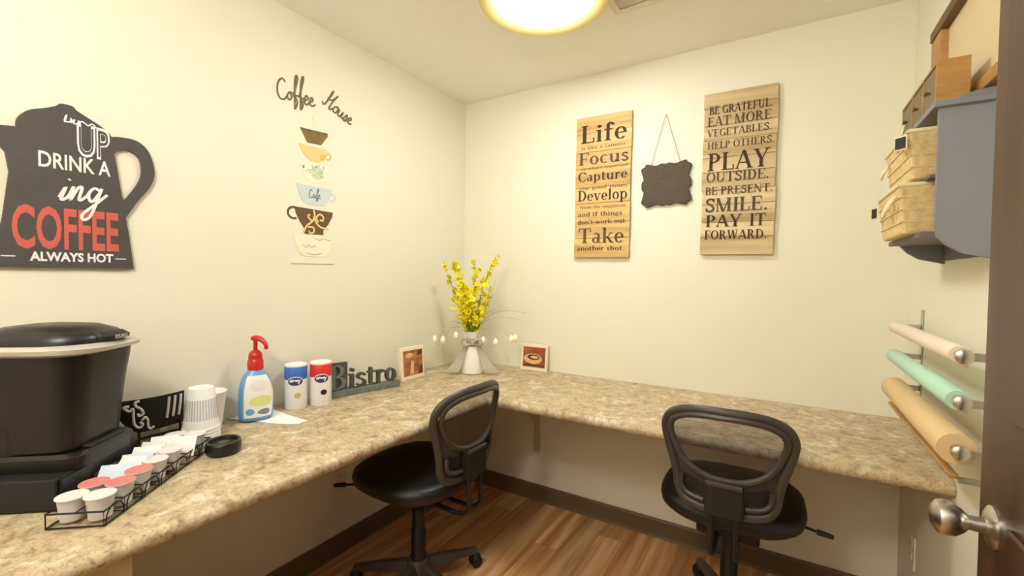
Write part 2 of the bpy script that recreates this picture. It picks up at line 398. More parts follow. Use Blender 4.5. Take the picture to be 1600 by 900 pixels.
g('u', .66, stem(.08, .2, X, lo=False, hi=False, w=.14), rc(.0, .1, X-SF, X), stem(.44, 0, X, lo=False, hi=False, w=.14), rc(.36, .46, X-SF, X), rc(.56, .64, 0, SF), ring(.30, .22, .22, .23, 180, 350, .14, .06))
g('v', .60, dg(.13, X, .31, 0, .14), dg(.5, X, .33, 0, .05), rc(.0, .24, X-SF, X), rc(.42, .6, X-SF, X))
g('w', .86, dg(.13, X, .27, 0, .13), dg(.44, X, .3, 0, .05), dg(.44, X, .58, 0, .13), dg(.74, X, .62, 0, .05), rc(.0, .24, X-SF, X), rc(.66, .84, X-SF, X))
def text_polys(s, tracking=0.02):
    x = 0; out = []
    for ch in s:
        if ch == ' ': x += 0.34; continue
        w, ps = G[ch]
        out += [[(px+x, py) for px, py in q] for q in ps]; x += w+tracking
    return out, x
def line_text(mb, s, a0, a1, b0, h, fn, tracking=0.02):
    """fit the string between a0 and a1 with baseline b0 and cap height h"""
    ps, w = text_polys(s, tracking)
    for i, q in enumerate(ps):
        k = (i % 9) * 0.00004
        mb.flat([(a0+(a1-a0)*x/w, b0+h*y) for x, y in q], lambda a, b: fn(a, b, k))
def sans_mesh(s, size, m, extrude=0.0, shear=0.0, name='lettering', sx=1.0, bold=0.0):
    cu = bpy.data.curves.new('txt', 'FONT'); cu.body = s; cu.size = size; cu.extrude = extrude; cu.shear = shear
    cu.align_x = 'CENTER'; cu.align_y = 'CENTER'; cu.offset = bold; cu.resolution_u = 3
    o = bpy.data.objects.new('txt', cu); C.objects.link(o)
    dgp = bpy.context.evaluated_depsgraph_get(); dgp.update()
    me = bpy.data.meshes.new_from_object(o.evaluated_get(dgp)); me.name = name
    bpy.data.objects.remove(o); bpy.data.curves.remove(cu)
    me.transform(Matrix.Diagonal((sx, 1, 1, 1)))
    me.materials.clear(); me.materials.append(m); return me

# ================================================================== THE ROOM
RW, RH, HC, TC = 2.149, 2.375, 0.76, 0.042
YN = -3.2
fl = struct(obj('floor', MB().box(-.12, RW+.12, YN, .12, -.1, -.006), M_FLOOR))
struct(obj('ceiling', MB().box(-.12, RW+.12, YN, .12, RH, RH+.1), M_CEIL))
struct(obj('wall_left', MB().box(-.12, 0, YN, .12, -.006, RH), M_WALL))
struct(obj('wall_back', MB().box(0, RW, 0, .12, -.006, RH), M_WALL))
struct(obj('wall_right', MB().box(RW, RW+.12, -2.2, .12, -.006, RH).box(RW, RW+.12, -3.1, -2.2, 2.05, RH).box(RW, RW+.12, YN, -3.1, -.006, RH), M_WALL))
struct(obj('wall_near', MB().box(-.12, RW+.12, YN-.12, YN, -.006, RH), M_WALL))
def baseb(name, a, b, nx, ny):
    prof = [(0, 0), (.018, 0), (.013, .012), (.0115, .082), (.007, .0915), (0, .0915)]
    f0 = lambda d, z: (a[0]+nx*d, a[1]+ny*d, z); f1 = lambda d, z: (b[0]+nx*d, b[1]+ny*d, z)
    struct(obj(name, MB().prism(prof, f0, f1), M_BASE))
baseb('baseboard_left', (0, 0), (0, YN), 1, 0)
baseb('baseboard_back', (0.018, 0), (RW-.018, 0), 0, -1)
baseb('baseboard_right', (RW, 0), (RW, -2.12), -1, 0)
# floor planks
PWD = 0.122
pl_mesh = {}
col = 0; x = 0.0
while x < RW:
    w = min(PWD, RW-x)
    y = -(col*0.47 % 1.2)*0.9 + 0.0
    segs = [0.0] + ([y] if y < -0.05 else [])
    yy = y
    while yy > YN:
        yy -= 1.2; segs.append(max(yy, YN))
    for a, b in zip(segs[:-1], segs[1:]):
        L = round(a-b, 3)
        if L < 0.02: continue
        key = (L, round(w, 4))
        if key not in pl_mesh:
            pl_mesh[key] = MB().box(.0006, w-.0006, -L+.0008, -.0008, -.006, 0).mesh('plank', M_PLANK, bevel=.0008, seg=1)
        link('plank', pl_mesh[key], fl, (x, a, 0))
    x += PWD; col += 1

# door leaf standing open against the right wall, only its knob reaches into the photograph
dr = thing('door_1', 'dark stained wooden door standing open along the right wall', 'door', (2.028, -1.245, 0))
del dr['category']; del dr['label']; dr['kind'] = 'structure'
obj('door_leaf', MB().box(0, .035, -.91, 0, .01, 2.03), M_DOOR, dr, bevel=.002)
for (y0, y1, z0, z1) in ((-.80, -.12, .22, .95), (-.80, -.12, 1.1, 1.88)):
    obj('door_panel', MB().box(-.006, .001, y0, y1, z0, z1), M_DOOR, dr, bevel=.004)
def knob(sgn):
    k = MB(); 
    prof = [(.032, 0), (.032, .004), (.026, .008), (.012, .012), (.011, .03), (.018, .036), (.0255, .046), (.0275, .056), (.025, .066), (.015, .073), (.004, .075)]
    k.lathe(prof, 28); return k
obj('door_knob', knob(-1), M_CHROME, dr, (0, -.065, .925), (0, -PI/2, 0), smooth=True)
for z in (.25, 1.05, 1.8): obj('hinge', MB().cyl((.04, -.915, z), (.04, -.915, z+.09), .007), M_CHROME, dr)
struct(obj('trim_1', MB().box(RW-.016, RW, -2.2, -2.12, 0, 2.11).box(RW-.016, RW, -3.16, -3.1, 0, 2.11).box(RW-.016, RW, -3.1, -2.2, 2.05, 2.11), M_DOOR))

# countertop, L shape with a rounded nose
DL, DB = 0.634, 0.6486
def countertop():
    pathpts = [(DL, -3.0), (DL, -DB), (RW-.001, -DB)]
    prof = []       # (offset outward from front line (inward positive), z)
    r = TC/2
    pr = [(0.0 + r - r*math.cos(a), HC - r + r*math.sin(a)) for a in [math.radians(t) for t in (90, 60, 30, 0, -30, -60, -90)]]
    # pr: (inset, z)
    mb = MB(); vs = []; n = len(pr)
    for ins, z in [(None, None)]: pass
    rows = []
    for k, (ins, z) in enumerate(pr):
        rows.append([(DL-ins, -3.0, z), (DL-ins, -DB+ins, z), (RW-.001, -DB+ins, z)])
    top = [(0.001, -3.0, HC), (0.001, -0.001, HC), (RW-.001, -0.001, HC)]
    bot = [(0.001, -3.0, HC-TC), (0.001, -0.001, HC-TC), (RW-.001, -0.001, HC-TC)]
    rows = [top] + rows + [bot]
    for rr in rows: vs += rr
    fs = []
    for i in range(len(rows)-1):
        for j in range(2): fs.append((i*3+j, i*3+j+1, (i+1)*3+j+1, (i+1)*3+j))
    m = len(rows)
    fs.append(tuple(i*3 for i in range(m))); fs.append(tuple(i*3+2 for i in range(m-1, -1, -1)))
    for j in range(2): fs.append(((m-1)*3+j, (m-1)*3+j+1, j+1, j))
    mb.add(vs, fs); return mb
tag(obj('countertop', countertop(), M_COUNTER, smooth=True, angle=35), 'tan speckled laminate worktop running round the corner along both walls', 'countertop')
# supports
br = thing('counter_bracket', 'small painted triangular bracket holding up the worktop on the back wall', 'bracket', (.545, 0, 0))
obj('arm', MB().box(-.014, .014, -.36, -.001, HC-TC-.022, HC-TC-.001), M_BRACKET, br)
obj('upright', MB().box(-.014, .014, -.024, -.001, .29, HC-TC-.022), M_BRACKET, br)
obj('brace', MB().prism([(-.30, HC-TC-.024), (-.024, .46), (-.024, .50), (-.27, HC-TC-.024)], lambda a, b: (-.009, a, b), lambda a, b: (.009, a, b)), M_BRACKET, br)
tag(obj('counter_support_panel', MB().box(.001, .60, -1.935, -1.90, 0, HC-TC-.001), M_BRACKET, bevel=.002), 'upright panel carrying the left worktop near the coffee machine', 'panel')
def outlet(label, loc, rz):
    t = thing('wall_outlet', label, 'outlet', loc, rz)
    obj('plate', MB().box(0, .005, -.036, .036, -.058, .058), M_PLATE, t, bevel=.002)
    for z in (-.028, .014):
        s = obj('socket', MB().box(.005, .0075, -.016, .016, z, z+.028), M_PLATE, t, bevel=.001)
        obj('slot', MB().box(.0075, .0079, -.008, -.006, z+.012, z+.021).box(.0075, .0079, .005, .007, z+.012, z+.021), M_SLOT, s)
outlet('ivory wall outlet low on the left wall under the worktop', (0, -.94, .335), 0)
outlet('ivory wall outlet low on the right wall under the worktop', (RW, -.23, .36), PI)

# ------------------------------------------------------------------ ceiling lamp and vent
lt = thing('ceiling_lamp', 'round flush ceiling lamp with glowing opal dome and brass rim', 'lamp', (.945, -.755, RH))
obj('rim', MB().lathe([(.20, -.001), (.243, -.008), (.25, -.022), (.248, -.034), (.242, -.042), (.225, -.044), (.185, -.036), (.165, -.030), (.155, -.02)], 48), M_BRASS, lt, smooth=True)
obj('dome', MB().lathe([(.163, -.031), (.162, -.040), (.148, -.052), (.11, -.062), (.06, -.067), (.01, -.068)], 48), M_GLASS, lt, smooth=True)
pd = thing('added_fill_globe', 'added opal globe for fill light, hanging out of view behind the viewer', 'lamp', (1.12, -2.62, RH))  # added fixture, out of view: supplies the light coming from behind the viewer
obj('canopy', MB().lathe([(.055, -.001), (.055, -.012), (.02, -.03), (.006, -.032)], 24), M_BRASS, pd, smooth=True)
obj('rod', MB().cyl((0, 0, -.03), (0, 0, -.08), .006), M_BRASS, pd)
obj('globe', MB().lathe([(.03, -.07)]+[(.13*math.sin(math.radians(a)), -.19+.13*math.cos(math.radians(a))) for a in range(20, 180, 16)]+[(.005, -.32)], 32), M_FILLGLOBE, pd, smooth=True)
vt = thing('ceiling_vent', 'white slotted air vent in the ceiling beside the lamp', 'vent', (1.28, -.57, RH))
obj('frame', MB().box(-.15, .19, .06, .09, -.012, -.001).box(-.15, .19, -.11, -.08, -.012, -.001).box(-.15, -.12, -.08, .06, -.012, -.001).box(.16, .19, -.08, .06, -.012, -.001), M_VENT, vt, bevel=.002)
obj('duct', MB().box(-.12, .16, -.08, .06, -.003, -.001), M_SLOT, vt)
for k in range(6):
    y = -.072 + k*.025
    obj('louver', MB().add([(-.12, y, -.003), (.16, y, -.003), (.16, y+.014, -.011), (-.12, y+.014, -.011), (-.12, y+.001, -.002), (.16, y+.001, -.002), (.16, y+.015, -.010), (-.12, y+.015, -.010)], [(0, 1, 2, 3), (7, 6, 5, 4), (0, 4, 5, 1), (2, 6, 7, 3), (0, 3, 7, 4), (1, 5, 6, 2)]), M_VENT, vt)

# ================================================================== BACK WALL
def plank_sign(name, label, x0, x1, z0, z1, n, m, lines, rnd_shift=.002, tilt=0.0):
    t = thing(name, label, 'wall sign', ((x0+x1)/2, 0, z0), 0, None, (0, tilt, 0))
    w = (x1-x0)/2; H = z1-z0
    for k in (-.7, .7):
        obj('batten', MB().box(k*w-.02, k*w+.02, -.008, -.0005, .03, H-.03), M_SIGNBACK, t)
    zz = 0; hs = [H/n*(1+.12*math.sin(3.1*k+1)) for k in range(n)]; sc = H/sum(hs)
    for k, h in enumerate(hs):
        h *= sc; dx = random.uniform(-rnd_shift, rnd_shift)
        obj('plank', MB().box(-w+dx, w+dx, -.020-random.uniform(0, .001), -.008, zz+.0007, zz+h-.0007), m, t, bevel=.0012, seg=1)
        zz += h
    for (s, a0, a1, b, h, im) in lines:
        mb = MB(); line_text(mb, s, -w+a0*2*w, -w+a1*2*w, b*H, h*H, lambda a, bb, k: (a, -.0222-k, bb))
        obj('lettering', mb, im, t)
    return t
lifelines = [('Life', .08, .93, .815, .125, M_INK), ('is like a camera', .10, .90, .770, .024, M_INKFINE),
    ('Focus', .05, .97, .662, .088, M_INK2), ("on what's important", .10, .95, .625, .022, M_INKFINE),
    ('Capture', .05, .95, .545, .066, M_INK), ('the good times', .08, .95, .485, .024, M_INKFINE),
    ('Develop', .05, .96, .405, .075, M_INK), ('from the negatives', .10, .93, .350, .022, M_INKFINE),
    ('and if things', .06, .88, .295, .030, M_INK2), ("don't work out", .06, .93, .240, .032, M_INK2),
    ('Take', .08, .92, .105, .105, M_INK2), ('another shot.', .05, .93, .052, .032, M_INK)]
plank_sign('life_wood_sign', 'honey coloured wooden plank sign reading Life Focus Capture Develop Take', .762, 1.063, 1.401, 2.147, 8, M_SIGN1, lifelines, tilt=0.009)
playlines = [('BE GRATEFUL.', .07, .93, .868, .050, M_INK), ('EAT MORE', .05, .92, .795, .058, M_INK2), ('VEGETABLES.', .05, .93, .732, .044, M_INK2),
    ('HELP OTHERS.', .06, .97, .655, .044, M_INK2), ('PLAY', .07, .92, .520, .108, M_INK), ('OUTSIDE.', .06, .92, .450, .060, M_INK2),
    ('BE PRESENT.', .05, .97, .372, .048, M_INK2), ('SMILE.', .06, .92, .265, .084, M_INK2), ('PAY', .07, .58, .172, .074, M_INK), ('IT', .68, .90, .172, .074, M_INK), ('FORWARD.', .06, .92, .095, .056, M_INK)]
plank_sign('play_wood_sign', 'pale pallet wood sign reading Be grateful, play outside, pay it forward', 1.400, 1.697, 1.408, 2.148, 10, M_SIGN2, playlines, .003, tilt=0.012)
# chalkboard plaque
ck = thing('chalkboard_plaque', 'small black scalloped chalkboard hanging on twine between the wooden signs', 'chalkboard', (1.2375, -.003, 1.756), 0, None, (0, -.02, 0))
def scallop(w, h):
    q = [(0, h*.94), (.02, h*.97), (.045, h*.90), (w*.62, h*.97), (w*.80, h*1.0), (w*.84, h*.90), (w*.93, h*.86), (w, h*.78), (w*.97, h*.62), (w*.90, h*.30), (w*.97, .02), (w*.99, 0)]
    q = [(a, b) for a, b in q]
    right = q + [(a, -b) for a, b in q[::-1][1:]]
    left = [(-a, b) for a, b in right[::-1][1:-1]]
    return right + left
W2, H2 = .119, .106
sm = [(p.x, p.y) for p in cr([(a, b, 0) for a, b in scallop(W2, H2)], 3, True)]
def cap_prism(poly, y0, y1):
    mb = MB(); n = len(poly)
    c0 = (0, y0, 0); vs = [(a, y0, b) for a, b in poly] + [(a, y1, b) for a, b in poly] + [(0, y0, 0), (0, y1, 0)]
    fs = []
    for i in range(n):
        j = (i+1) % n; fs += [(i, j, 2*n), (n+i, 2*n+1, n+j), (i, n+i, n+j, j)]
    return mb.add(vs, fs)
obj('board_rim', cap_prism(sm, -.011, -.001), M_CHALKRIM, ck)
obj('board_face', cap_prism([(a*.95, b*.945) for a, b in sm], -.0125, -.0105), M_CHALK, ck)
obj('chalk_smudge', MB().flat([(-.03, .012), (-.005, .008), (.0, .014), (-.02, .017)], lambda a, b: (a, -.0128, b)), M_CHALKDUST, ck)
obj('twine', MB().tube([(-.072, -.006, .10), (-.003, -.006, .338)], .0016, 6).tube([(.066, -.006, .10), (.003, -.006, .338)], .0016, 6), M_TWINE, ck)
obj('nail', MB().cyl((0, .002, .338), (0, -.014, .339), .003, 8), M_CHROME, ck)

# ================================================================== LEFT WALL
LW = lambda d: (lambda a, b: (d, a, b))     # a = y, b = z on the left wall
# coffee pot board
PY, PZ = -1.845, 1.31
pot = thing('coffee_pot_sign', 'charcoal coffee pot shaped board with white and red chalk lettering', 'wall sign', (0, PY, PZ))
outer = [(-.148, 0), (.147, 0), (.136, .105), (.122, .205), (.110, .30), (.103, .345), (.102, .36), (.102, .385), (.090, .405), (.072, .42), (.045, .435), (.022, .448), (.012, .458), (-.012, .458), (-.022, .448), (-.045, .435), (-.075, .42), (-.095, .395), (-.098, .37), (-.135, .365), (-.165, .35), (-.145, .335), (-.118, .30), (-.112, .25), (-.125, .13)]
i0, i1 = outer.index((.102, .36)), outer.index((-.098, .37))
outer = outer[:i0] + [(p.x, p.y) for p in cr([(a, b, 0) for a, b in outer[i0:i1+1]], 4)] + outer[i1+1:]
# body as triangulated prism through bmesh (concave outline)
def concave_prism(poly, f0, f1):
    mb = MB(); mb.prism(poly, f0, f1); return mb
obj('pot_board', concave_prism(outer, lambda a, b: (.001, a, b), lambda a, b: (.012, a, b)), M_POT, pot)
# handle: a flat band
hin = cr([(.096, .330, 0), (.113, .357, 0), (.140, .365, 0), (.165, .345, 0), (.170, .300, 0), (.158, .262, 0), (.135, .222, 0), (.112, .185, 0)], 5)
hout = cr([(.092, .393, 0), (.120, .400, 0), (.160, .398, 0), (.190, .370, 0), (.204, .310, 0), (.192, .262, 0), (.160, .212, 0), (.121, .142, 0)], 5)
n = len(hin); vs = []
for d in (.001, .0114):
    for p in hin: vs.append((d, p.x, p.y))
    for p in hout: vs.append((d, p.x, p.y))
fs = []
for i in range(n-1):
    fs += [(i, i+1, n+i+1, n+i), (2*n+i, 3*n+i, 3*n+i+1, 2*n+i+1), (i, 2*n+i, 2*n+i+1, i+1), (n+i, n+i+1, 3*n+i+1, 3*n+i)]
fs += [(0, n, 3*n, 2*n), (n-1, 3*n-1, 4*n-1, 2*n-1)]
obj('pot_handle', MB().add(vs, fs), M_POT, pot)
def lw_text(s, size, m, y, z, parent, d=.0126, sx=1.0, bold=0.0, shear=0.0, name='lettering', rotx=0.0):
    # text plane: x axis -> +y, y axis -> +z, facing +x
    me = sans_mesh(s, size, m, 0, shear, name, sx, bold)
    me.transform(Matrix(((0, 0, 1, 0), (1, 0, 0, 0), (0, 1, 0, 0), (0, 0, 0, 1))))
    return link(name, me, parent, (d, y, z), (rotx, 0, 0))
for ch, yy in (('U', .040), ('P', .076)):
    lw_text(ch, .125, M_CHALKWHITE, yy, .362, pot, sx=.50, bold=.0035)
    lw_text(ch, .115, M_POT, yy, .362, pot, d=.0129, sx=.48, bold=-.001)
lw_text('DRINK A', .060, M_CHALKWHITE, .016, .294, pot, sx=.64, bold=.001)
lw_text('COFFEE', .158, M_RED, .0, .103, pot, sx=.405, bold=.004)
lw_text('ALWAYS HOT', .034, M_CHALKWHITE, .010, .029, pot, sx=.80, bold=.0012)
for a in (.102, -.13): obj('lettering_dash', MB().box(.012, .0126, a, a+.026, .028, .031), M_CHALKWHITE, pot)
def script(mb, strokes, w, a0, b0, sc, fn, slant=0.0, kx=1.0):
    for i, st in enumerate(strokes):
        for n_, q in enumerate(strokepoly(st, w, 5)):
            mb.flat([(a0+sc*(x*kx+slant*y), b0+sc*y) for x, y in q], lambda a, b: fn(a, b, i*.0002+n_*.000012))
ING = [[(0, .1), (.12, .45), (.05, .05), (.2, .15), (.3, .5)], [(.17, .68), (.19, .72)], [(.3, .5), (.26, .05), (.40, .45), (.5, .48), (.47, .08), (.62, .2), (.72, .42)],
       [(.95, .45), (.8, .52), (.68, .3), (.78, .06), (.95, .38), (.98, .5), (.82, -.35), (.66, -.55), (.6, -.38), (.85, -.05), (1.15, .35)]]
mb = MB(); script(mb, ING, .085, -.020, .188, .088, lambda a, b, k: (.0127+k, a, b), .12); obj('lettering_script', mb, M_CHALKWHITE, pot)
CURL = [[(0, .0), (.1, .5), (.0, .1), (.25, .1), (.3, .35)], [(.3, .05), (.45, .3), (.42, .05), (.6, .1), (.66, .3)], [(.66, .1), (.8, .28), (.95, .2), (1.1, .1), (1.3, .25), (1.5, .05)]]
mb = MB(); script(mb, CURL, .08, -.005, .408, .045, lambda a, b, k: (.0127+k, a, b), 0); obj('lettering_flourish', mb, M_CHALKWHITE, pot)

# script lettering and stacked cup decals
def decal(name, label, y, z, group=None):
    return thing(name, label, 'wall decal', (0, y, z), 0, group)
COFFEE = [[(.32, .78), (.2, .9), (.05, .7), (.02, .35), (.12, .06), (.3, .05), (.42, .25)], [(.5, .45), (.42, .25), (.5, .1), (.6, .25), (.52, .45), (.68, .4)],
          [(.66, .3), (.80, 1.1), (.74, 1.25), (.70, .9), (.74, .0), (.76, -.2), (.84, .1), (.74, .35), (.92, .4)], [(.9, .35), (1.05, 1.2), (1.0, 1.3), (.95, .9), (.98, .05), (1.0, -.15), (1.08, .1), (.98, .35), (1.15, .35)],
          [(1.15, .3), (1.28, .45), (1.2, .55), (1.12, .3), (1.22, .15), (1.36, .3)], [(1.36, .3), (1.5, .45), (1.42, .55), (1.35, .3), (1.46, .18), (1.62, .3)]]
d1 = decal('script_word_decal', 'brown script wall decal reading Coffee above the painted cups', -1.232, 2.0)
mb = MB(); script(mb, COFFEE, .072, 0, .0, .095, lambda a, b, k: (.0008+k, a, b), .05, 1.12); o = obj('lettering', mb, M_SCRIPT, d1)
HOUSE = [[(.02, .15), (.12, .05), (.22, .3), (.3, .95), (.26, 1.0), (.22, .5), (.2, .1)], [(.2, .5), (.42, .55), (.6, 1.0), (.5, .6), (.44, .1), (.52, .05), (.62, .2)],
         [(.78, .42), (.66, .3), (.72, .08), (.86, .12), (.88, .35), (.76, .44), (.96, .4)], [(.98, .42), (.98, .12), (1.1, .08), (1.2, .42), (1.2, .1), (1.32, .12)],
         [(1.32, .12), (1.44, .44), (1.5, .25), (1.46, .06), (1.36, .08), (1.56, .15)], [(1.6, .25), (1.74, .32), (1.7, .46), (1.6, .3), (1.68, .08), (1.86, .18)]]
d2 = decal('script_word_decal', 'brown script wall decal reading House slanting down beside the painted cups', -1.018, 2.052)
d2.rotation_euler = (-.36, 0, 0)
mb = MB(); script(mb, HOUSE, .082, -.01, -.012, .088, lambda a, b, k: (.0008+k, a, b), .1, 1.0); obj('lettering', mb, M_SCRIPT, d2)

def slab(poly, d0=.0003, d1=.0016):
    return MB().prism(poly, lambda a, b: (d0, a, b), lambda a, b: (d1, a, b))
def ell(cx, cy, rx, ry, n=14, a0=0, a1=360): return [(cx+rx*math.cos(math.radians(a0+(a1-a0)*i/n)), cy+ry*math.sin(math.radians(a0+(a1-a0)*i/n))) for i in range(n)]
def cupshape(w, h, fx, lean=0.0, pts=7):
    # bowl: straight rim on top, round belly; origin centre bottom
    P = [(-w/2, h), (w/2, h)]
    for i in range(1, pts): 
        t = i/pts; P.append((w/2*(1-t)**.5*(1-fx)+w/2*fx, h*(1-t)**1.2))
    P.append((w/2*fx, 0)); P.append((-w/2*fx, 0))
    for i in range(pts-1, 0, -1):
        t = i/pts; P.append((-(w/2*(1-t)**.5*(1-fx)+w/2*fx), h*(1-t)**1.2))
    return P
def handle_ring(cy, cz, ry, rz, w, a0, a1, d0=.0003, d1=.0014):
    mb = MB()
    for q in ring(cy, cz, ry, rz, a0, a1, w, w, 12): mb.prism(q, lambda a, b: (d0, a, b), lambda a, b: (d1, a, b))
    return mb
GD = 'stacked cup decals on the left wall'
# steam
t = decal('steam_decal', 'faint pale steam wisp decal above the top cup', -1.065, 1.935)
obj('wisp', slab([(-.008, 0), (.008, .0), (.016, .02), (.006, .04), (.014, .06), (.0, .055), (-.01, .036), (.0, .02)]), M_DECALSTEAM, t)
# top brown cup, tilted
t = decal('cup_decal', 'olive brown tilted cup decal, topmost of the stack', -1.063, 1.858, GD); t.rotation_euler = (.02, 0, 0)
obj('cup_body', slab([(-.066, .056), (.064, .062), (.066, .048), (.032, .004), (-.034, .0), (-.05, .028)]), M_DECALOLIVE, t)
obj('rim', slab([(-.067, .056), (.065, .062), (.066, .056), (-.062, .050)], .0016, .002), M_DECALBROWN, t)
# tan cup
t = decal('cup_decal', 'tan cup decal with a small handle, second from the top', -1.062, 1.785, GD)
obj('cup_body', slab([(-.072, .062), (.066, .062), (.064, .04), (.046, .012), (.02, .0), (-.02, .0), (-.05, .02), (-.068, .044)]), M_DECALTAN, t)
obj('shade', slab([(.02, .008), (.05, .018), (.062, .045), (.03, .036)], .0016, .0019), M_DECALTAN2, t)
obj('handle', handle_ring(.064, .036, .018, .018, .007, -110, 100), M_DECALTAN2, t)
# dotted cup
t = decal('cup_decal', 'white cup decal with grey-green dots, third from the top', -1.062, 1.695, GD)
obj('cup_body', slab([(p[0], p[1]) for p in cupshape(.142, .082, .35)]), M_DECALCREAM, t)
obj('centre_patch', slab(ell(.012, .042, .03, .03), .0016, .0019), M_DECALSAGE, t)
for i in range(30):
    a = random.uniform(-.06, .062); b = random.uniform(.01, .076)
    if abs(a) > .03+.5*b: continue
    obj('dot', slab(ell(a, b, .0038, .0045, 7), .0019, .0022), M_DECALGREY, t)
# blue cup
t = decal('cup_decal', 'pale blue cup decal reading Cafe, fourth from the top', -1.062, 1.597, GD)
obj('cup_body', slab([(p[0], p[1]) for p in cupshape(.172, .08, .42)]), M_DECALBLUE, t)
obj('handle', handle_ring(.082, .045, .024, .02, .009, -100, 90), M_DECALBLUE, t)
CAFE = [[(.3, .7), (.12, .85), (.02, .45), (.15, .08), (.36, .2)], [(.55, .42), (.42, .42), (.42, .12), (.56, .2), (.58, .45), (.6, .12), (.7, .2)], [(.7, .2), (.88, .9), (.8, 1.0), (.76, .5), (.78, -.2), (.9, .2)], [(.9, .2), (1.04, .4), (.96, .5), (.9, .25), (1.0, .1), (1.15, .2)]]
mb = MB(); script(mb, CAFE, .1, -.030, .026, .045, lambda a, b, k: (.0018+k, a, b), .1, 1.1); obj('lettering', mb, M_SCRIPTGREY, t)
# brown swirl cup
t = decal('cup_decal', 'dark brown cup decal with cream swirls, fifth from the top', -1.066, 1.470, GD)
obj('cup_body', slab([(-.09, .11), (.094, .106), (.09, .084), (.07, .05), (.045, .022), (.045, .002), (-.045, 0), (-.045, .02), (-.066, .05), (-.084, .082)]), M_DECALBROWN, t)
obj('handle', handle_ring(-.094, .083, .03, .028, .009, 70, 300), M_DECALBROWN, t)
mb = MB(); script(mb, [[(-.5, .05), (-.35, .35), (-.1, .55), (.02, .8), (-.02, 1.05)], [(.02, .95), (.05, .6), (.3, .35), (.7, .3)], [(.2, .55), (.1, .75), (.28, .9), (.45, .8), (.4, .62), (.28, .68)], [(-.3, .3), (-.05, .3), (-.02, .1), (-.2, .05), (-.25, .15)], [(-.1, .55), (-.3, .75), (-.2, .85)]], .075, 0, .0, .1, lambda a, b, k: (.0019+k, a, b)); obj('swirl', mb, M_DECALTAN, t)
# cream cup
t = decal('cup_decal', 'cream cup decal with faint script, lowest of the stack', -1.066, 1.375, GD)
obj('cup_body', slab([(p[0], p[1]) for p in cupshape(.19, .085, .45)]), M_DECALCREAM, t)
obj('handle', handle_ring(.09, .062, .02, .018, .006, -100, 90), M_DECALCREAM, t)
mb = MB(); script(mb, [[(-.6, .45), (-.4, .3), (-.3, .45), (-.15, .32), (0, .42), (.1, .34)], [(0, .8), (.3, .7), (.5, .8), (.8, .72), (.95, .8)], [(-.4, .05), (0, -.02), (.4, .05)]], .05, 0, .01, .088, lambda a, b, k: (.0018+k, a, b)); obj('swirl', mb, M_DECALLINE, t)
tag(obj('line_decal', slab([(-1.172, 1.340), (-.966, 1.342), (-.966, 1.346), (-1.172, 1.344)]), M_DECALGREY), 'thin grey horizontal line decal under the cup stack', 'wall decal')

# ================================================================== LEFT COUNTER
# --- brewer on a pod drawer, both turned towards the room
BA = math.radians(40)
BC = (.2, -1.91)
def loc(lx, ly, z=0.0, c=(.2, -1.885)):
    return (c[0]+lx*math.cos(BA)-ly*math.sin(BA), c[1]+lx*math.sin(BA)+ly*math.cos(BA), z)
def rrect(x0, x1, y0, y1, r, n=5):
    P = []
    for cx, cy, a in ((x1-r, y1-r, 0), (x0+r, y1-r, 90), (x0+r, y0+r, 180), (x1-r, y0+r, 270)):
        for i in range(n+1):
            t = math.radians(a+90*i/n); P.append((cx+r*math.cos(t), cy+r*math.sin(t)))
    return P
def loft(sections):
    """sections: list of (polygon, z); same count"""
    mb = MB(); n = len(sections[0][0]); vs = []; fs = []
    for poly, z in sections: vs += [(a, b, z if not callable(z) else z(a, b)) for a, b in poly]
    for i in range(len(sections)-1):
        for k in range(n):
            k2 = (k+1) % n; fs.append((i*n+k, i*n+k2, (i+1)*n+k2, (i+1)*n+k))
    fs.append(tuple(range(n-1, -1, -1))); fs.append(tuple((len(sections)-1)*n+k for k in range(n)))
    return mb.add(vs, fs)
st = thing('pod_drawer', 'low black drawer stand underneath the coffee machine', 'drawer', loc(0, 0, HC, BC), BA)
obj('case', MB().box(-.135, .095, -.145, .125, .003, .0745), M_BLACKMATTE, st, bevel=.004)
obj('drawer_front', MB().box(.095, .101, -.138, .118, .008, .072), M_BLACK, st, bevel=.002)
obj('pull', MB().box(.101, .108, -.05, .03, .036, .044), M_DARKGREY, st, bevel=.002)
bw = thing('coffee_maker', 'black single cup coffee machine with silver band and domed lid', 'coffee maker', loc(0, 0, HC+.075, BC), BA)
obj('base', loft([(rrect(-.135, .11, -.105, .105, .04), 0), (rrect(-.135, .112, -.107, .107, .04), .03), (rrect(-.13, .105, -.10, .10, .04), .038)]), M_BLACK, bw, smooth=True)
obj('drip_tray', MB().box(.0, .105, -.06, .06, .038, .046), M_BLACKMATTE, bw, bevel=.003)
obj('water_column', loft([(rrect(-.135, -.01, -.098, .098, .035), .038), (rrect(-.135, .0, -.10, .10, .035), .14), (rrect(-.135, .02, -.105, .105, .035), .20)]), M_BLACK, bw, smooth=True)
obj('brew_head', loft([(rrect(-.13, .090, -.095, .095, .05), .042), (rrect(-.13, .098, -.10, .10, .055), .12), (rrect(-.132, .105, -.105, .105, .055), .19), (rrect(-.135, .113, -.112, .112, .06), .245), (rrect(-.135, .115, -.114, .114, .06), .268)]), M_BLACK, bw, smooth=True)
obj('silver_band', loft([(rrect(-.135, .115, -.114, .114, .06), .268), (rrect(-.137, .14, -.124, .124, .085), .274), (rrect(-.137, .145, -.126, .126, .09), .284), (rrect(-.135, .13, -.118, .118, .085), .292)]), M_SILVER, bw, smooth=True)
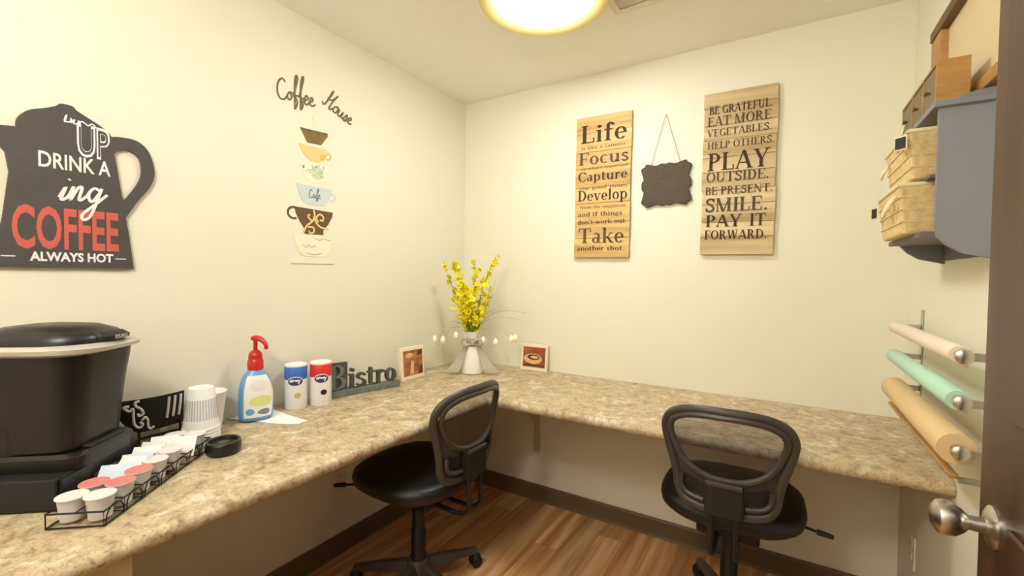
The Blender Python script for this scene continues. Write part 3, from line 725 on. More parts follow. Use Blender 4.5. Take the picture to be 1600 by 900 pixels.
lid = obj('lid', loft([(rrect(-.13, .118, -.105, .105, .085), .290), (rrect(-.128, .119, -.104, .104, .085), .302), (rrect(-.12, .105, -.094, .094, .08), .318), (rrect(-.10, .07, -.075, .075, .065), .330), (rrect(-.06, .02, -.04, .04, .035), .335)]), M_BLACK, bw, smooth=True, angle=60)
me = sans_mesh('KEURIG', .013, M_SILVER, .0003, 0, 'lettering', 1.0, .0003)
me.transform(Matrix(((0, 0, 1, 0), (1, 0, 0, 0), (0, 1, 0, 0), (0, 0, 0, 1))))
link('lettering', me, lid, (.1378, 0, .3025), (0, 0, 0))
obj('lid_handle', loft([(rrect(.085, .135, -.045, .045, .02), .298), (rrect(.085, .137, -.046, .046, .02), .306), (rrect(.07, .125, -.04, .04, .02), .316)]), M_BLACKMATTE, lid, smooth=True)
obj('side_trim', MB().tube([(.085, .112, .262), (.080, .108, .22), (.07, .104, .16)], .004, 6), M_SILVER, bw)

# --- black metal caddy with cut out scrolls
cd = thing('scroll_caddy', 'black metal caddy with cut-out scrolls and slots against the left wall', 'caddy', (.045, -1.665, HC))
def cpan(u, v):   # curved panel: u along y 0..1, v height
    y = -.085 + .168*u; b = .004*math.sin(PI*u)*0
    lo = .045 + .05*max(0, 1-u/.30)**2
    z = lo + (.150-lo)*v
    return (b + .018*math.sin(PI*u) + .01*v, y, z)
pmb = MB(); pmb.grid(cpan, 20, 6)
bk = MB(); bk.grid(lambda u, v: tuple(Vector(cpan(u, v))-Vector((.003, 0, 0))), 20, 6)
pmb.add(bk.v, [f[::-1] for f in bk.f])
pn = obj('scroll_panel', pmb, M_BLACKMATTE, cd, smooth=True)
def on_panel(u, v, d=.0008):
    p = Vector(cpan(u, v)); return (p.x+d, p.y, p.z)
def pstroke(pts, w):
    mb = MB(); P = cr([(a, b, 0) for a, b in pts], 5)
    mb.tube([on_panel(p.x, p.y) for p in P], w, 6, flat=.9); return mb
obj('scroll_cutout', pstroke([(.12, .80), (.05, .72), (.12, .62), (.17, .72), (.18, .45), (.20, .22), (.27, .15), (.31, .24), (.27, .32)], .0044), M_CHALKWHITE, pn)
obj('scroll_cutout', pstroke([(.26, .95), (.20, .92), (.21, .80), (.28, .70), (.31, .56), (.26, .50), (.24, .58)], .0038), M_CHALKWHITE, pn)
obj('scroll_cutout', pstroke([(.30, .36), (.34, .44), (.38, .34), (.39, .14), (.43, .06), (.48, .12)], .0038), M_CHALKWHITE, pn)
for u in (.70, .81, .92):
    obj('slot_cutout', pstroke([(u+.01, .92), (u, .60), (u-.02, .28)], .0044), M_CHALKWHITE, pn)
obj('tray', MB().box(-.03, .045, -.085, .085, .001, .006), M_CADDYWOOD, cd)
obj('tray_rim', MB().tube([(-.03, -.085, .012), (.045, -.085, .012), (.045, .085, .012), (-.03, .085, .012)], .004, 6, True), M_BLACK, cd)
obj('post', MB().cyl((.008, -.04, .006), (.012, -.04, .07), .004, 8).cyl((.008, .07, .006), (.012, .07, .06), .004, 8), M_BLACK, cd)

# --- stack of upside-down foam cups
GC = 'foam cups stacked upside down'
names = ['lowest', 'second', 'third', 'fourth', 'topmost']
for k in range(5):
    z = HC + k*.0105
    lb = 'white foam cup, %s in the upside-down stack' % (names[k] + ('' if k in (0, 4) else ' from the bottom'))
    t = thing('foam_cup', lb, 'cup', (.160, -1.578, z), 0, GC)
    Rb = .052
    obj('cup_wall', MB().lathe([(Rb-.003, 0), (Rb, .001), (Rb, .007), (Rb-.0025, .0085), (.0365, .128), (.034, .133), (.0, .134), (.0, .132), (.033, .131), (.0347, .127), (Rb-.0045, .007), (Rb-.003, 0)], 36, caps=False), M_FOAM, t, smooth=True)
    if k == 4:
        mb = MB()
        for i in range(36):
            a0 = 2*PI*i/36; a1 = a0+2*PI/36*.6
            rr = lambda z: (Rb-.0025)+(.0365-Rb+.0025)*(z-.0085)/.1195+.0004
            q = [(rr(.035)*math.cos(a0), rr(.035)*math.sin(a0), .035), (rr(.035)*math.cos(a1), rr(.035)*math.sin(a1), .035), (rr(.098)*math.cos(a1), rr(.098)*math.sin(a1), .098), (rr(.098)*math.cos(a0), rr(.098)*math.sin(a0), .098)]
            mb.add(q, [(0, 1, 2, 3)])
        obj('printed_sleeve', mb, M_GREYRIB, t)
t = thing('paper_cup', 'white upright paper cup standing behind the foam cup stack', 'cup', (.062, -1.505, HC))
obj('cup_wall', MB().lathe([(.028, 0), (.030, .001), (.047, .128), (.049, .130), (.047, .132), (.045, .129), (.028, .006)], 32), M_PAPER, t, smooth=True)

# --- round black dish
t = thing('round_dish', 'small round black dish with raised rim beside the wire rack', 'dish', (.318, -1.588, HC))
obj('dish_wall', MB().lathe([(.040, 0), (.043, .002), (.0465, .012), (.0465, .030), (.044, .037), (.041, .039), (.038, .037), (.036, .030), (.0, .029)], 36), M_BLACK, t, smooth=True)
obj('rim_ring', MB().tube([(.0425*math.cos(2*PI*k/32), .0425*math.sin(2*PI*k/32), .038) for k in range(32)], .0028, 6, True), M_DARKGREY, t, smooth=True)
obj('centre_boss', MB().lathe([(.016, .029), (.015, .034), (.0, .0345)], 20), M_DARKGREY, t, smooth=True)

# --- wire rack with pods and packets
RX0, RX1 = .118, .226       # depth range in the brewer frame
NC, PT = 7, .062
RY1 = .192                   # right end in the brewer frame (towards the corner)
rk = thing('wire_rack', 'black wire pod rack holding coffee pods and packets beside the brewer', 'rack', loc(0, 0, HC), BA)
y0 = RY1-NC*PT
for z in (.004, .034):
    obj('wire_hoop', MB().tube([(RX0, y0, z), (RX1, y0, z), (RX1, RY1, z), (RX0, RY1, z)], .0022, 6, True), M_BLACK, rk)
obj('divider_wire', MB().tube([((RX0+RX1)/2, y0, .034), ((RX0+RX1)/2, RY1, .034)], .0016, 6), M_BLACK, rk)
for i in range(NC+1):
    y = y0+i*PT
    obj('cell_wire', MB().tube([(RX0, y, .034), (RX0, y, .004), (RX1, y, .004), (RX1, y, .034), (RX0, y, .034)], .0016, 6), M_BLACK, rk)
for i in range(NC):
    y = y0+(i+.5)*PT
    pts = [(RX1+.001, y+.024*math.cos(a), .034+.022*math.sin(a)*0+.0) for a in (0,)]
    arc = [(RX1+.0015, y+.026*math.cos(math.radians(a)), .012+.026*math.sin(math.radians(a))) for a in range(0, 181, 20)]
    obj('loop_wire', MB().tube([(RX1+.0015, y+.026, .002)]+arc+[(RX1+.0015, y-.026, .002)], .0014, 6), M_BLACK, rk)
cup_me = MB().lathe([(.0185, 0), (.020, .001), (.0245, .045), (.0255, .047), (.028, .0485), (.028, .0505)], 20).mesh('pod_cup', M_PODCUP, smooth=True)
foil_me = {m.name: MB().lathe([(.0275, 0), (.0275, .0008), (.003, .0012)], 20).mesh('foil_lid', m, smooth=True) for m in (M_PINKFOIL, M_FOIL)}
GP = 'coffee pods in the wire rack'
def pod(row, i, m, label, dz=0.0):
    x = RX0+.027+row*.054; y = y0+(i+.5)*PT
    t = thing('coffee_pod', label, 'coffee pod', loc(x, y, HC+.008+dz), BA, GP)
    link('pod_cup', cup_me, t); link('foil_lid', foil_me[m.name], t, (0, 0, .0505))
pod(1, 0, M_FOIL, 'white lidded coffee pod at the near left end of the rack')
pod(1, 1, M_PINKFOIL, 'pink lidded coffee pod in the front row, left of the other pink one')
pod(1, 2, M_PINKFOIL, 'pink lidded coffee pod in the front row, nearest the white packets')
pod(0, 1, M_PINKFOIL, 'pink lidded coffee pod in the back row of the rack')
pod(0, 0, M_FOIL, 'white lidded coffee pod in the back row at the near left end')
pod(1, 3, M_FOIL, 'white lidded coffee pod in the front row beside the pink pods')
pod(1, 4, M_FOIL, 'white lidded coffee pod in the front row below the sugar packets')
pod(1, 6, M_FOIL, 'white lidded coffee pod at the far end of the front row, by the black lids')
pod(0, 6, M_FOIL, 'white lidded coffee pod at the far end of the back row, by the foam cups')
GK = 'sugar packets in the wire rack'
pk_me = {m.name: MB().grid(lambda u, v: ((u-.5)*.066, (v-.5)*.056, .004*math.sin(PI*u)*math.sin(PI*v)), 6, 5).grid(lambda u, v: ((u-.5)*.066, (.5-v)*.056, -.002-.003*math.sin(PI*u)*math.sin(PI*v)), 6, 5).mesh('packet', m, smooth=True) for m in (M_PAPER, M_PACKETBLUE)}
pks = [(0, 2, 0, M_PACKETBLUE, 'pale blue sugar packet leaning at the near end of the packets', .8, .2), (0, 3, -.012, M_PAPER, 'white sugar packet behind the pale blue one in the rack', .75, -.2), (0, 3, .016, M_PACKETBLUE, 'pale blue sugar packet in the middle of the packets', .6, .35),
       (0, 4, -.012, M_PAPER, 'white sugar packet in the middle of the rack', .9, .1), (0, 4, .014, M_PAPER, 'white sugar packet standing steepest in the rack', 1.15, -.15), (1, 5, -.006, M_PAPER, 'large white packet standing at the front of the rack', 1.05, .1), (0, 5, .006, M_PAPER, 'white sugar packet nearest the foam cups', .95, .25)]
for row, i, dy, m, lb, tl, tw in pks:
    x = RX0+.027+row*.054; y = y0+(i+.5)*PT+dy
    o = link('sugar_packet', pk_me[m.name], None, loc(x, y, HC+.046), (0, 0, 0)); o.rotation_euler = (tl, 0, BA+tw)
    tag(o, lb, 'sugar packet', GK)

# --- creamer bottle with red pump on a napkin
nkf = lambda u, v: ((u-.5)*.285, v*.17*(1-.72*u), .0022+.010*max(0, .25-u)**1.5+.003*math.sin(7*u)*math.sin(3*v+1)**2)
mb = MB().grid(nkf, 14, 8); mb.grid(lambda u, v: (nkf(1-u, v)[0], nkf(1-u, v)[1], .0005), 6, 4)
nk = tag(obj('paper_napkin', mb, M_PAPER, None, (.148, -1.372, HC), (0, 0, .38), smooth=True), 'white folded paper napkin lying under the creamer bottle', 'napkin')
ct = thing('creamer_bottle', 'blue creamer bottle with red pump on the napkin', 'bottle', (.085, -1.365, HC+.006), -.25)
def sup(rx, ry, n=28, e=.75): return [(rx*abs(math.cos(2*PI*k/n))**e*(1 if math.cos(2*PI*k/n) >= 0 else -1), ry*abs(math.sin(2*PI*k/n))**e*(1 if math.sin(2*PI*k/n) >= 0 else -1)) for k in range(n)]
bottle_prof = [(.040, .050, 0), (.043, .054, .004), (.044, .056, .03), (.0435, .0555, .09), (.041, .052, .12), (.037, .046, .145), (.031, .037, .163), (.024, .026, .176), (.022, .022, .182)]
obj('bottle_body', loft([(sup(a, b), z) for a, b, z in bottle_prof]), M_BLUE, ct, smooth=True)
def brx(z):
    for (a, b, z0), (a2, b2, z1) in zip(bottle_prof[:-1], bottle_prof[1:]):
        if z0 <= z <= z1:
            t = (z-z0)/(z1-z0); return a+(a2-a)*t, b+(b2-b)*t
    return .02, .02
def bottle_patch(poly_fn, m, name, d, n=14, nv=10):
    mb = MB()
    def fn(u, v):
        ang, z = poly_fn(u, v); a, b = brx(z); e = .75
        c, s_ = math.cos(ang), math.sin(ang)
        return ((a+d)*abs(c)**e*(1 if c >= 0 else -1), (b+d)*abs(s_)**e*(1 if s_ >= 0 else -1), z)
    mb.grid(fn, n, nv); return obj(name, mb, m, ct, smooth=True)
bottle_patch(lambda u, v: (-1.0+2.2*u*(1-.25*abs(2*v-1))+.1, .012+.150*v), M_WHITE, 'label_sheet', .0006)
def edisk(ca, cz, ra, rz): return lambda u, v: (ca+ra*v*math.cos(2*PI*u), cz+rz*v*math.sin(2*PI*u))
bottle_patch(edisk(.05, .125, .55, .020), M_FOIL, 'label_logo', .0012, 20, 3)
bottle_patch(edisk(.15, .070, .62, .020), M_LABELYEL, 'label_swirl', .0012, 20, 3)
bottle_patch(edisk(-.45, .034, .28, .012), M_BLUE, 'label_splash', .0012, 16, 3)
bottle_patch(edisk(.25, .030, .30, .011), M_SCRIPTGREY, 'label_cup', .0012, 16, 3)
pm = obj('pump_collar', MB().lathe([(.0255, .180), (.0265, .184), (.0265, .212), (.024, .216), (.022, .222), (.0235, .226), (.021, .240), (.012, .250), (.0085, .252)], 28), M_REDPUMP, ct, smooth=True)
obj('pump_stem', MB().cyl((0, 0, .25), (0, 0, .288), .0075, 12), M_REDPUMP, ct)
obj('pump_nozzle', MB().tube(cr([(-.014, -.006, .292), (0, 0, .296), (.018, .012, .292), (.033, .024, .276), (.036, .027, .256)], 4), [.008, .0085, .009, .009, .0095, .010, .0105, .010, .0095, .009, .0085, .008, .0075, .007, .007, .0065, .006], 10), M_REDPUMP, ct, smooth=True)

# --- two canisters
def canister(label, pos, rz, top, blob, rot=0):
    t = thing('canister', label, 'canister', pos+(HC,), rz, 'paper canisters of sugar and creamer')
    R = .0415; H = .178
    obj('body', MB().lathe([(R-.001, 0), (R, .002), (R, .118), (R, .120)], 36), M_WHITE, t, smooth=True)
    obj('top_band', MB().lathe([(R, .118), (R+.0004, .119), (R+.0004, .166), (R-.001, .168)], 36), top, t, smooth=True)
    obj('lid', MB().lathe([(R-.0015, .168), (R+.0003, .169), (R+.0003, .175), (R-.003, .178), (.01, .178)], 36), M_WHITE, t, smooth=True)
    def patch(ca, cz, ra, rz_, m, nm, d):
        mb = MB(); mb.grid(lambda u, v: ((R+d)*math.cos(ca+ra*v*math.cos(2*PI*u)), (R+d)*math.sin(ca+ra*v*math.cos(2*PI*u)), cz+rz_*v*math.sin(2*PI*u)), 24, 4)
        return obj(nm, mb, m, t, smooth=True)
    patch(rot, .112, .72, .020, M_FOIL, 'logo_edge', .0008); patch(rot, .112, .66, .016, M_NAVY, 'logo', .0012)
    mb = MB()
    for q in strokepoly([(-.5, .1), (-.42, .7), (-.3, .15), (-.2, .7), (-.05, .3), (.05, .6), (.15, .2), (.25, .65), (.35, .1), (.28, -.3), (.5, .6)], .12):
        mb.flat(q, lambda a, b: ((R+.0016)*math.cos(rot+a*.9), (R+.0016)*math.sin(rot+a*.9), .108+b*.018))
    obj('lettering', mb, M_WHITE, t)
    patch(rot+.2, .056, .30, .011, blob, 'picture', .0008)
canister('white canister with blue top standing beside the creamer bottle', (.068, -1.195), -.62, M_BLUE2, M_LABELTAN)
canister('white canister with red top standing beside the slate sign', (.106, -1.108), -.55, M_RED2, M_TAG)

# --- Bistro letters on a base
A0, A1 = Vector((.068, -1.062)), Vector((.150, -.715))
dv = A1-A0; Lb = dv.length; ab = math.atan2(dv.y, dv.x)
bs = thing('bistro_sign', 'slate grey wooden sign of standing letters spelling Bistro', 'sign', (A0.x, A0.y, HC), ab)
# local x along the sign, local -y faces the room
obj('base', MB().box(0, Lb, -.018, .018, 0, .030), M_BISTRO, bs, bevel=.002)
obj('letter_block', MB().box(.002, .100, -.004, .016, .030, .150), M_BISTRO2, bs, bevel=.002)
def letter(ch, x, w, z0, h, d0, d1, m, parent=None):
    gw, ps = G[ch]; mb = MB()
    for i, q in enumerate(ps):
        e = i*.00004
        mb.prism([(x+w*a/gw, z0+h*b) for a, b in q], lambda a, b: (a, d0-e, b), lambda a, b: (a, d1+e, b))
    return obj('letter', mb, m, bs)
letter('B', .012, .080, .034, .108, -.012, -.004, M_BISTRO)
xs = .104
for ch, w in (('i', .034), ('s', .052), ('t', .042), ('r', .048), ('o', .060)):
    letter(ch, xs, w, .030, .095, -.010, .010, M_BISTRO2); xs += w+.001

# --- two little canvases
def canvas(label, a, b, h, lean, pic, pts):
    a = Vector(a); b = Vector(b); d = b-a; w = d.length; ang = math.atan2(d.y, d.x)
    t = thing('canvas_print', label, 'picture', (a.x, a.y, HC+.001), 0, None, (lean, 0, ang))
    obj('canvas_block', MB().box(0, w, 0, .022, 0, h), M_CANVAS, t, bevel=.002)
    m = .018
    obj('print', MB().flat(rc(m, w-m*.6, m*1.1, h-m*.9), lambda x, z: (x, -.0006, z)), pic, t)
    for (nm, mt, q, lay) in pts:
        obj(nm, MB().flat([(m+(w-1.6*m)*x, m*1.1+(h-2*m)*z) for x, z in q], lambda x, z: (x, -.0008-lay*.0002, z)), mt, t)
cupm = [('printed_cup', M_PICLIGHT, ell(.45, .42, .42, .26), 0), ('printed_coffee', M_PICDARK, ell(.48, .5, .28, .14), 1), ('printed_froth', M_PICLIGHT, ell(.52, .5, .18, .07), 2), ('printed_saucer', M_PICDARK, [(.02, .06), (.98, .04), (.98, .14), (.1, .16)], 1), ('printed_spot', M_REDPUMP, ell(.7, .82, .12, .1), 1)]
canvas('small square canvas of a coffee cup leaning on the back wall', (.447, -.052), (.617, -.048), .150, -.10, M_PIC2, cupm)
canvas('small square canvas of brown coffee tones between the slate sign and vase', (.112, -.655), (.118, -.492), .165, -.08, M_PIC1, [('printed_spot', M_PICLIGHT, ell(.32, .8, .2, .1), 0), ('printed_stripe', M_PICLIGHT, [(.3, .05), (.5, .05), (.55, .55), (.4, .6)], 0), ('printed_shadow', M_PICDARK, [(.75, .02), (.98, .02), (.98, .4), (.85, .3)], 0), ('printed_shadow', M_PICDARK, [(.7, .75), (.98, .8), (.98, .98), (.75, .95)], 0)])

# --- vase with ribbon, sprays, grass, bud wires
VX, VY = .274, -.277
RV = Vector((.853, .522, 0)); FV = Vector((-.522, .853, 0))      # picture-right and away directions, for spreading the bouquet
va = thing('vase', 'white tapered ceramic vase standing in the corner', 'vase', (VX, VY, HC))
obj('vase_body', MB().lathe([(.058, 0), (.064, .004), (.065, .012), (.050, .085), (.034, .15), (.027, .18), (.030, .205), (.038, .228), (.036, .230), (.028, .205), (.024, .18)], 40), M_CERAMIC, va, smooth=True)
rb = thing('ribbon_bow', 'grey ribbon tied in a bow round the neck of the vase', 'ribbon', (VX, VY, HC))
obj('neck_band', MB().lathe([(.0345, .150), (.0325, .165), (.0305, .180), (.033, .195), (.036, .190), (.034, .178), (.036, .163), (.038, .150)], 32), M_RIBBON, rb, smooth=True)
def tail(sgn, len_, name='tail', zt=.16):
    fn = lambda u, v: tuple(RV*(sgn*(.030+len_*u)) - FV*(.036+.035*u - .012*math.sin(5*u)) + FV*(.0) + RV*((v-.5)*(.02+.055*u)) + Vector((0, 0, zt-.145*u**.9+.004*math.sin(7*u+v))))
    mb = MB(); mb.grid(fn, 12, 4); b2 = MB(); b2.grid(lambda u, v: tuple(Vector(fn(u, v))+FV*.0015), 12, 4); mb.add(b2.v, [f[::-1] for f in b2.f])
    return obj(name, mb, M_RIBBON, rb, smooth=True)
tail(-1, .075); tail(1, .085)
def bowloop(sgn):
    P = [RV*(sgn*a) - FV*(.040) + Vector((0, 0, .17+b)) for a, b in ((.0, .0), (.03, .022), (.052, .018), (.058, .0), (.045, -.012), (.02, -.008))]
    return obj('bow_loop', MB().tube(cr(P, 4, True), .008, 6, True, flat=.5), M_RIBBON, rb, smooth=True)
bowloop(-1); bowloop(1)
obj('knot', MB().lathe([(.004, -.012), (.012, -.006), (.012, .006), (.004, .012)], 12), M_RIBBON, rb, tuple(-FV*.042+Vector((0, 0, .17))), smooth=True)
# blossoms
def blossom_mesh(m, name):
    mb = MB()
    for k in range(5):
        a = 2*PI*k/5; c, s_ = math.cos(a), math.sin(a); t = Vector((-s_, c, 0)); o = Vector((c, s_, 0))
        p0 = Vector((0, 0, 0)); p1 = o*.011+t*.007+Vector((0, 0, .005)); p2 = o*.019+Vector((0, 0, .003)); p3 = o*.011-t*.007+Vector((0, 0, .005))
        b = len(mb.v); mb.add([p0, p1, p2, p3, p0-Vector((0, 0, .0015)), p1-Vector((0, 0, .0012)), p2-Vector((0, 0, .001)), p3-Vector((0, 0, .0012))], [(0, 1, 2, 3), (7, 6, 5, 4), (0, 4, 5, 1), (1, 5, 6, 2), (2, 6, 7, 3), (3, 7, 4, 0)])
    mb.lathe([(.002, 0), (.003, .005), (.001, .007)], 5)
    return mb.mesh(name, m)
BL = [blossom_mesh(M_YELLOW, 'blossom'), blossom_mesh(M_YELLOW2, 'blossom')]
fa = thing('flower_arrangement', 'bunch of artificial yellow flower sprays and thin grasses in the white vase', 'flowers', (VX, VY, HC))
def spray(pts, nb, spread, start=.3, big=1.0):
    P = cr([RV*a + FV*f_ + Vector((0, 0, z)) for a, f_, z in pts], 8); n = len(P)
    t = obj('flower_stem', MB().tube(P, [.0028-.0016*i/n for i in range(n)], 6), M_STEM, fa, smooth=True)
    for i in range(nb):
        u = start + (1-start)*(i+.5)/nb; q = P[min(n-1, int(u*(n-1)))]
        sp = spread*(1-.45*u)
        off = Vector((random.gauss(0, 1), random.gauss(0, 1), random.gauss(0, .6)))*sp
        o = link('blossom', BL[0 if random.random() < .7 else 1], t, q+off, (random.uniform(-1.2, 1.2), random.uniform(-1.2, 1.2), random.uniform(0, 6)))
        s_ = big*random.uniform(.85, 1.2)*(1.35-.45*u); o.scale = (s_, s_, s_)
spray([(0, 0, .12), (.012, 0, .25), (.03, .01, .38), (.07, .015, .52), (.125, .02, .65)], 46, .016, .30)
spray([(0, 0, .12), (-.01, 0, .25), (-.035, -.01, .40), (-.07, -.01, .52), (-.105, -.01, .61)], 46, .016, .30, 1.05)
spray([(0, 0, .12), (-.02, .01, .25), (-.06, .02, .36), (-.12, .02, .48), (-.165, .02, .61)], 32, .014, .35, .85)
spray([(0, 0, .12), (0, .01, .25), (.005, .02, .40), (.01, .03, .52), (.005, .03, .63)], 36, .015, .30, .85)
spray([(0, 0, .12), (-.006, -.02, .24), (-.012, -.035, .31), (-.015, -.04, .38), (-.02, -.045, .46)], 50, .030, .3, 1.1)
spray([(0, 0, .12), (.02, -.01, .24), (.05, -.01, .33), (.08, -.01, .41), (.10, -.01, .48)], 24, .015, .40, .85)
spray([(0, 0, .12), (-.02, -.01, .24), (-.045, -.02, .32), (-.055, -.02, .41), (-.06, -.02, .49)], 44, .026, .35, 1.1)
for k in range(12):
    a = 2*PI*k/12 + random.uniform(-.2, .2); L = random.uniform(.07, .13); tl = random.uniform(.3, .8)
    dvv = Vector((math.cos(a), math.sin(a), 0)); sd = Vector((-math.sin(a), math.cos(a), 0))
    fn = lambda u, v: tuple(dvv*(.012+L*u*math.sin(tl)) + Vector((0, 0, .205+L*u*math.cos(tl)-.02*u*u)) + sd*((v-.5)*.022*math.sin(PI*min(.98, u+.05))))
    mb = MB(); mb.grid(fn, 6, 2); b2 = MB(); b2.grid(lambda u, v: tuple(Vector(fn(u, v))-Vector((0, 0, .0008))), 6, 2); mb.add(b2.v, [f[::-1] for f in b2.f])
    obj('leaf', mb, M_LEAF, fa, smooth=True)
for pts in ([(.0, 0, .2), (.06, -.01, .28), (.15, -.02, .315), (.26, -.02, .300)], [(.0, 0, .2), (.07, .0, .30), (.17, 0, .345), (.30, .0, .335)], [(.0, 0, .2), (.05, -.03, .31), (.14, -.04, .365), (.22, -.04, .36)],
            [(.0, 0, .2), (-.05, -.02, .27), (-.12, -.03, .285), (-.165, -.03, .24), (-.185, -.03, .15)], [(.0, 0, .2), (-.04, -.03, .27), (-.10, -.05, .27), (-.14, -.05, .20), (-.155, -.05, .11)], [(0, 0, .2), (.05, .01, .32), (.10, .02, .43), (.125, .02, .52)]):
    P = cr([RV*a + FV*f_ + Vector((0, 0, z)) for a, f_, z in pts], 6); n = len(P)
    obj('grass_blade', MB().tube(P, [.0024-.0015*i/n for i in range(n)], 6, flat=.5), M_WIRE, fa, smooth=True)
for (a, z) in ((-.205, .183), (-.16, .180), (-.088, .205), (.060, .178), (.128, .170), (.215, .188), (.235, .192)):
    f_ = -.03
    P = cr([Vector((0, 0, .2)), RV*(a*.3)+FV*f_*.4+Vector((0, 0, .255)), RV*(a*.75)+FV*f_*.8+Vector((0, 0, z+.055)), RV*a+FV*f_+Vector((0, 0, z+.012))], 5)
    w = obj('wire', MB().tube(P, .0009, 5), M_WIRE, fa)
    obj('bud', MB().lathe([(.001, -.024), (.011, -.012), (.015, 0), (.011, .014), (.001, .024)], 12), M_BUD, w, tuple(P[-1]-Vector((0, 0, .008))), smooth=True)

# ================================================================== RIGHT WALL
# shelf with curved end panels
sh = thing('wall_shelf', 'grey blue wall shelf with two levels on the right wall', 'shelf', (0, 0, 0))
YA, YB = -.862, -.47
prof = [(2.042, 1.431), (2.046, 1.405), (2.062, 1.385), (2.09, 1.365), (RW-.001, 1.350), (RW-.001, 1.735), (2.10, 1.730), (2.065, 1.718), (2.042, 1.702)]
for y in (YA, YB):
    obj('end_panel', MB().prism(prof, lambda a, b: (a, y, b), lambda a, b: (a, y+.016, b)), M_SHELF, sh)
obj('top_board', MB().box(2.030, RW-.001, YA-.012, YB+.028, 1.702, 1.716), M_SHELF, sh, bevel=.002)
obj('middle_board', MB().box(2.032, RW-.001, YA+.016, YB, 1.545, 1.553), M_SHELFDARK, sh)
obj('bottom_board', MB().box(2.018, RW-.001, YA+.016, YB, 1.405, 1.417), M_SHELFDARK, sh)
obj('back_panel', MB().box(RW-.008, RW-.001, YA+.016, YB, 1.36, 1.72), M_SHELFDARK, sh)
def basket(label, x0, x1, y0, y1, z0, z1, tagpos, hpos, trot):
    t = thing('storage_basket', label, 'basket', (x0, (y0+y1)/2, z0), 0, 'jute baskets on the wall shelf')
    w = (y1-y0)/2; d = x1-x0; h = z1-z0
    o_ = lambda k, z: ([(0+.012*(1-k), -w+.010*(1-k)), (d, -w+.010*(1-k)), (d, w-.010*(1-k)), (0+.012*(1-k), w-.010*(1-k))], z)
    mb = loft([o_(0, 0), o_(.5, h*.5), o_(1, h)])
    obj('woven_body', mb, M_BASKET, t, bevel=.006)
    obj('rim_rope', MB().tube([(0, -w, h), (d, -w, h), (d, w, h), (0, w, h)], .005, 8, True), M_ROPE, t)
    for z in (.25, .5, .75):
        k = z; q, _ = o_(z, 0)
        obj('weave_band', MB().tube([(a-.0005, b, h*z) for a, b in q], .0022, 6, True), M_BASKET, t)
    for (y, z) in hpos:
        obj('rope_handle', MB().tube(cr([(-.001, y-.020, z), (-.010, y-.018, z-.018), (-.014, y, z-.034), (-.010, y+.018, z-.018), (-.001, y+.020, z)], 4), .0042, 8), M_ROPE, t)
    y, z = tagpos
    tg = obj('tag_frame', MB().box(-.002, .002, -.015, .015, -.020, .016), M_ROPE, t, (-.013, y, z), (0, 0, trot), bevel=.0015)
    obj('tag_face', MB().box(-.0035, -.002, -.012, .012, -.016, .012), M_TAG, tg)
    obj('tag_string', MB().tube([(0, 0, .018), (.012, .004, .045)], .002, 6), M_ROPE, tg)
basket('jute basket with a black tag on the upper shelf level', 2.000, 2.135, -.800, -.505, 1.5535, 1.672, (-.140, .094), [(-.105, .112), (.125, .085)], .75)
basket('jute basket with a black tag on the lower shelf level', 1.985, 2.135, -.800, -.505, 1.4175, 1.540, (.100, .084), [(-.09, .10), (-.035, .09)], .35)
# drawer box on the shelf
dbx = thing('drawer_box', 'small wooden box with three taupe drawers on top of the wall shelf', 'drawer box', (2.045, -.625, 1.7165))
obj('box_frame', MB().box(0, .060, -.185, .185, 0, .006).box(0, .060, -.185, .185, .108, .114).box(0, .060, -.185, -.178, .006, .108).box(0, .060, .178, .185, .006, .108).box(0, .060, -.064, -.057, .006, .108).box(0, .060, .057, .064, .006, .108).box(.054, .060, -.178, .178, .006, .108), M_OAK, dbx)
for y in (-.176, -.055, .066):
    dw = obj('drawer', MB().box(.002, .053, y, y+.110, .008, .106), M_GREYFRONT, dbx, bevel=.002)
    obj('knob', MB().lathe([(.003, 0), (.003, .004), (.006, .007), (.005, .011), (.001, .012)], 12), M_DARKOAK, dw, (.002, y+.055, .057), (0, -PI/2, 0), smooth=True)
# framed board
fb = thing('framed_board', 'wide wooden framed cream board high on the right wall above the drawer box', 'picture', (RW, -.72, 1.74))
obj('top_rail', MB().box(-.034, -.001, -.34, .34, .30, .33), M_DARKOAK, fb, bevel=.002)
obj('bottom_rail', MB().box(-.030, -.001, -.34, .34, 0, .03), M_OAK, fb, bevel=.002)
for y in (-.34, .24): obj('stile', MB().box(-.030, -.001, y, y+.10, .03, .30), M_OAK, fb, bevel=.002)
obj('board', MB().box(-.012, -.001, -.24, .24, .03, .30), M_FRAMEPAPER, fb)
# paper rolls
rr = thing('roll_rack', 'metal wall rack with silver end caps holding three paper rolls', 'rack', (0, 0, 0))
RXA = 2.075; YR0, YR1 = -.94, -.265
rolls = [(1.140, .020, M_ROLLW, 'white paper roll, topmost on the wall rack', 'white'), (1.040, .0225, M_ROLLG, 'mint green paper roll, middle of the wall rack', 'mint'), (.932, .035, M_ROLLK, 'brown kraft paper roll, lowest on the wall rack', 'kraft')]
for y in (YR0-.02, YR1+.012):
    obj('wall_strip', MB().box(RW-.005, RW-.0005, y-.012, y+.012, .86, 1.20), M_CHROME, rr, bevel=.001)
    for z, R, m, lb, _ in rolls:
        a = obj('arm', MB().box(RXA-.006, RW-.005, y-.003, y+.003, z-.009, z+.009), M_CHROME, rr, bevel=.001)
        obj('end_cap', MB().tube([(RXA, y-.008, z), (RXA, y-.004, z), (RXA, y+.006, z), (RXA, y+.012, z)], [.010, .016, .016, .008], 16), M_CHROME, a, smooth=True)
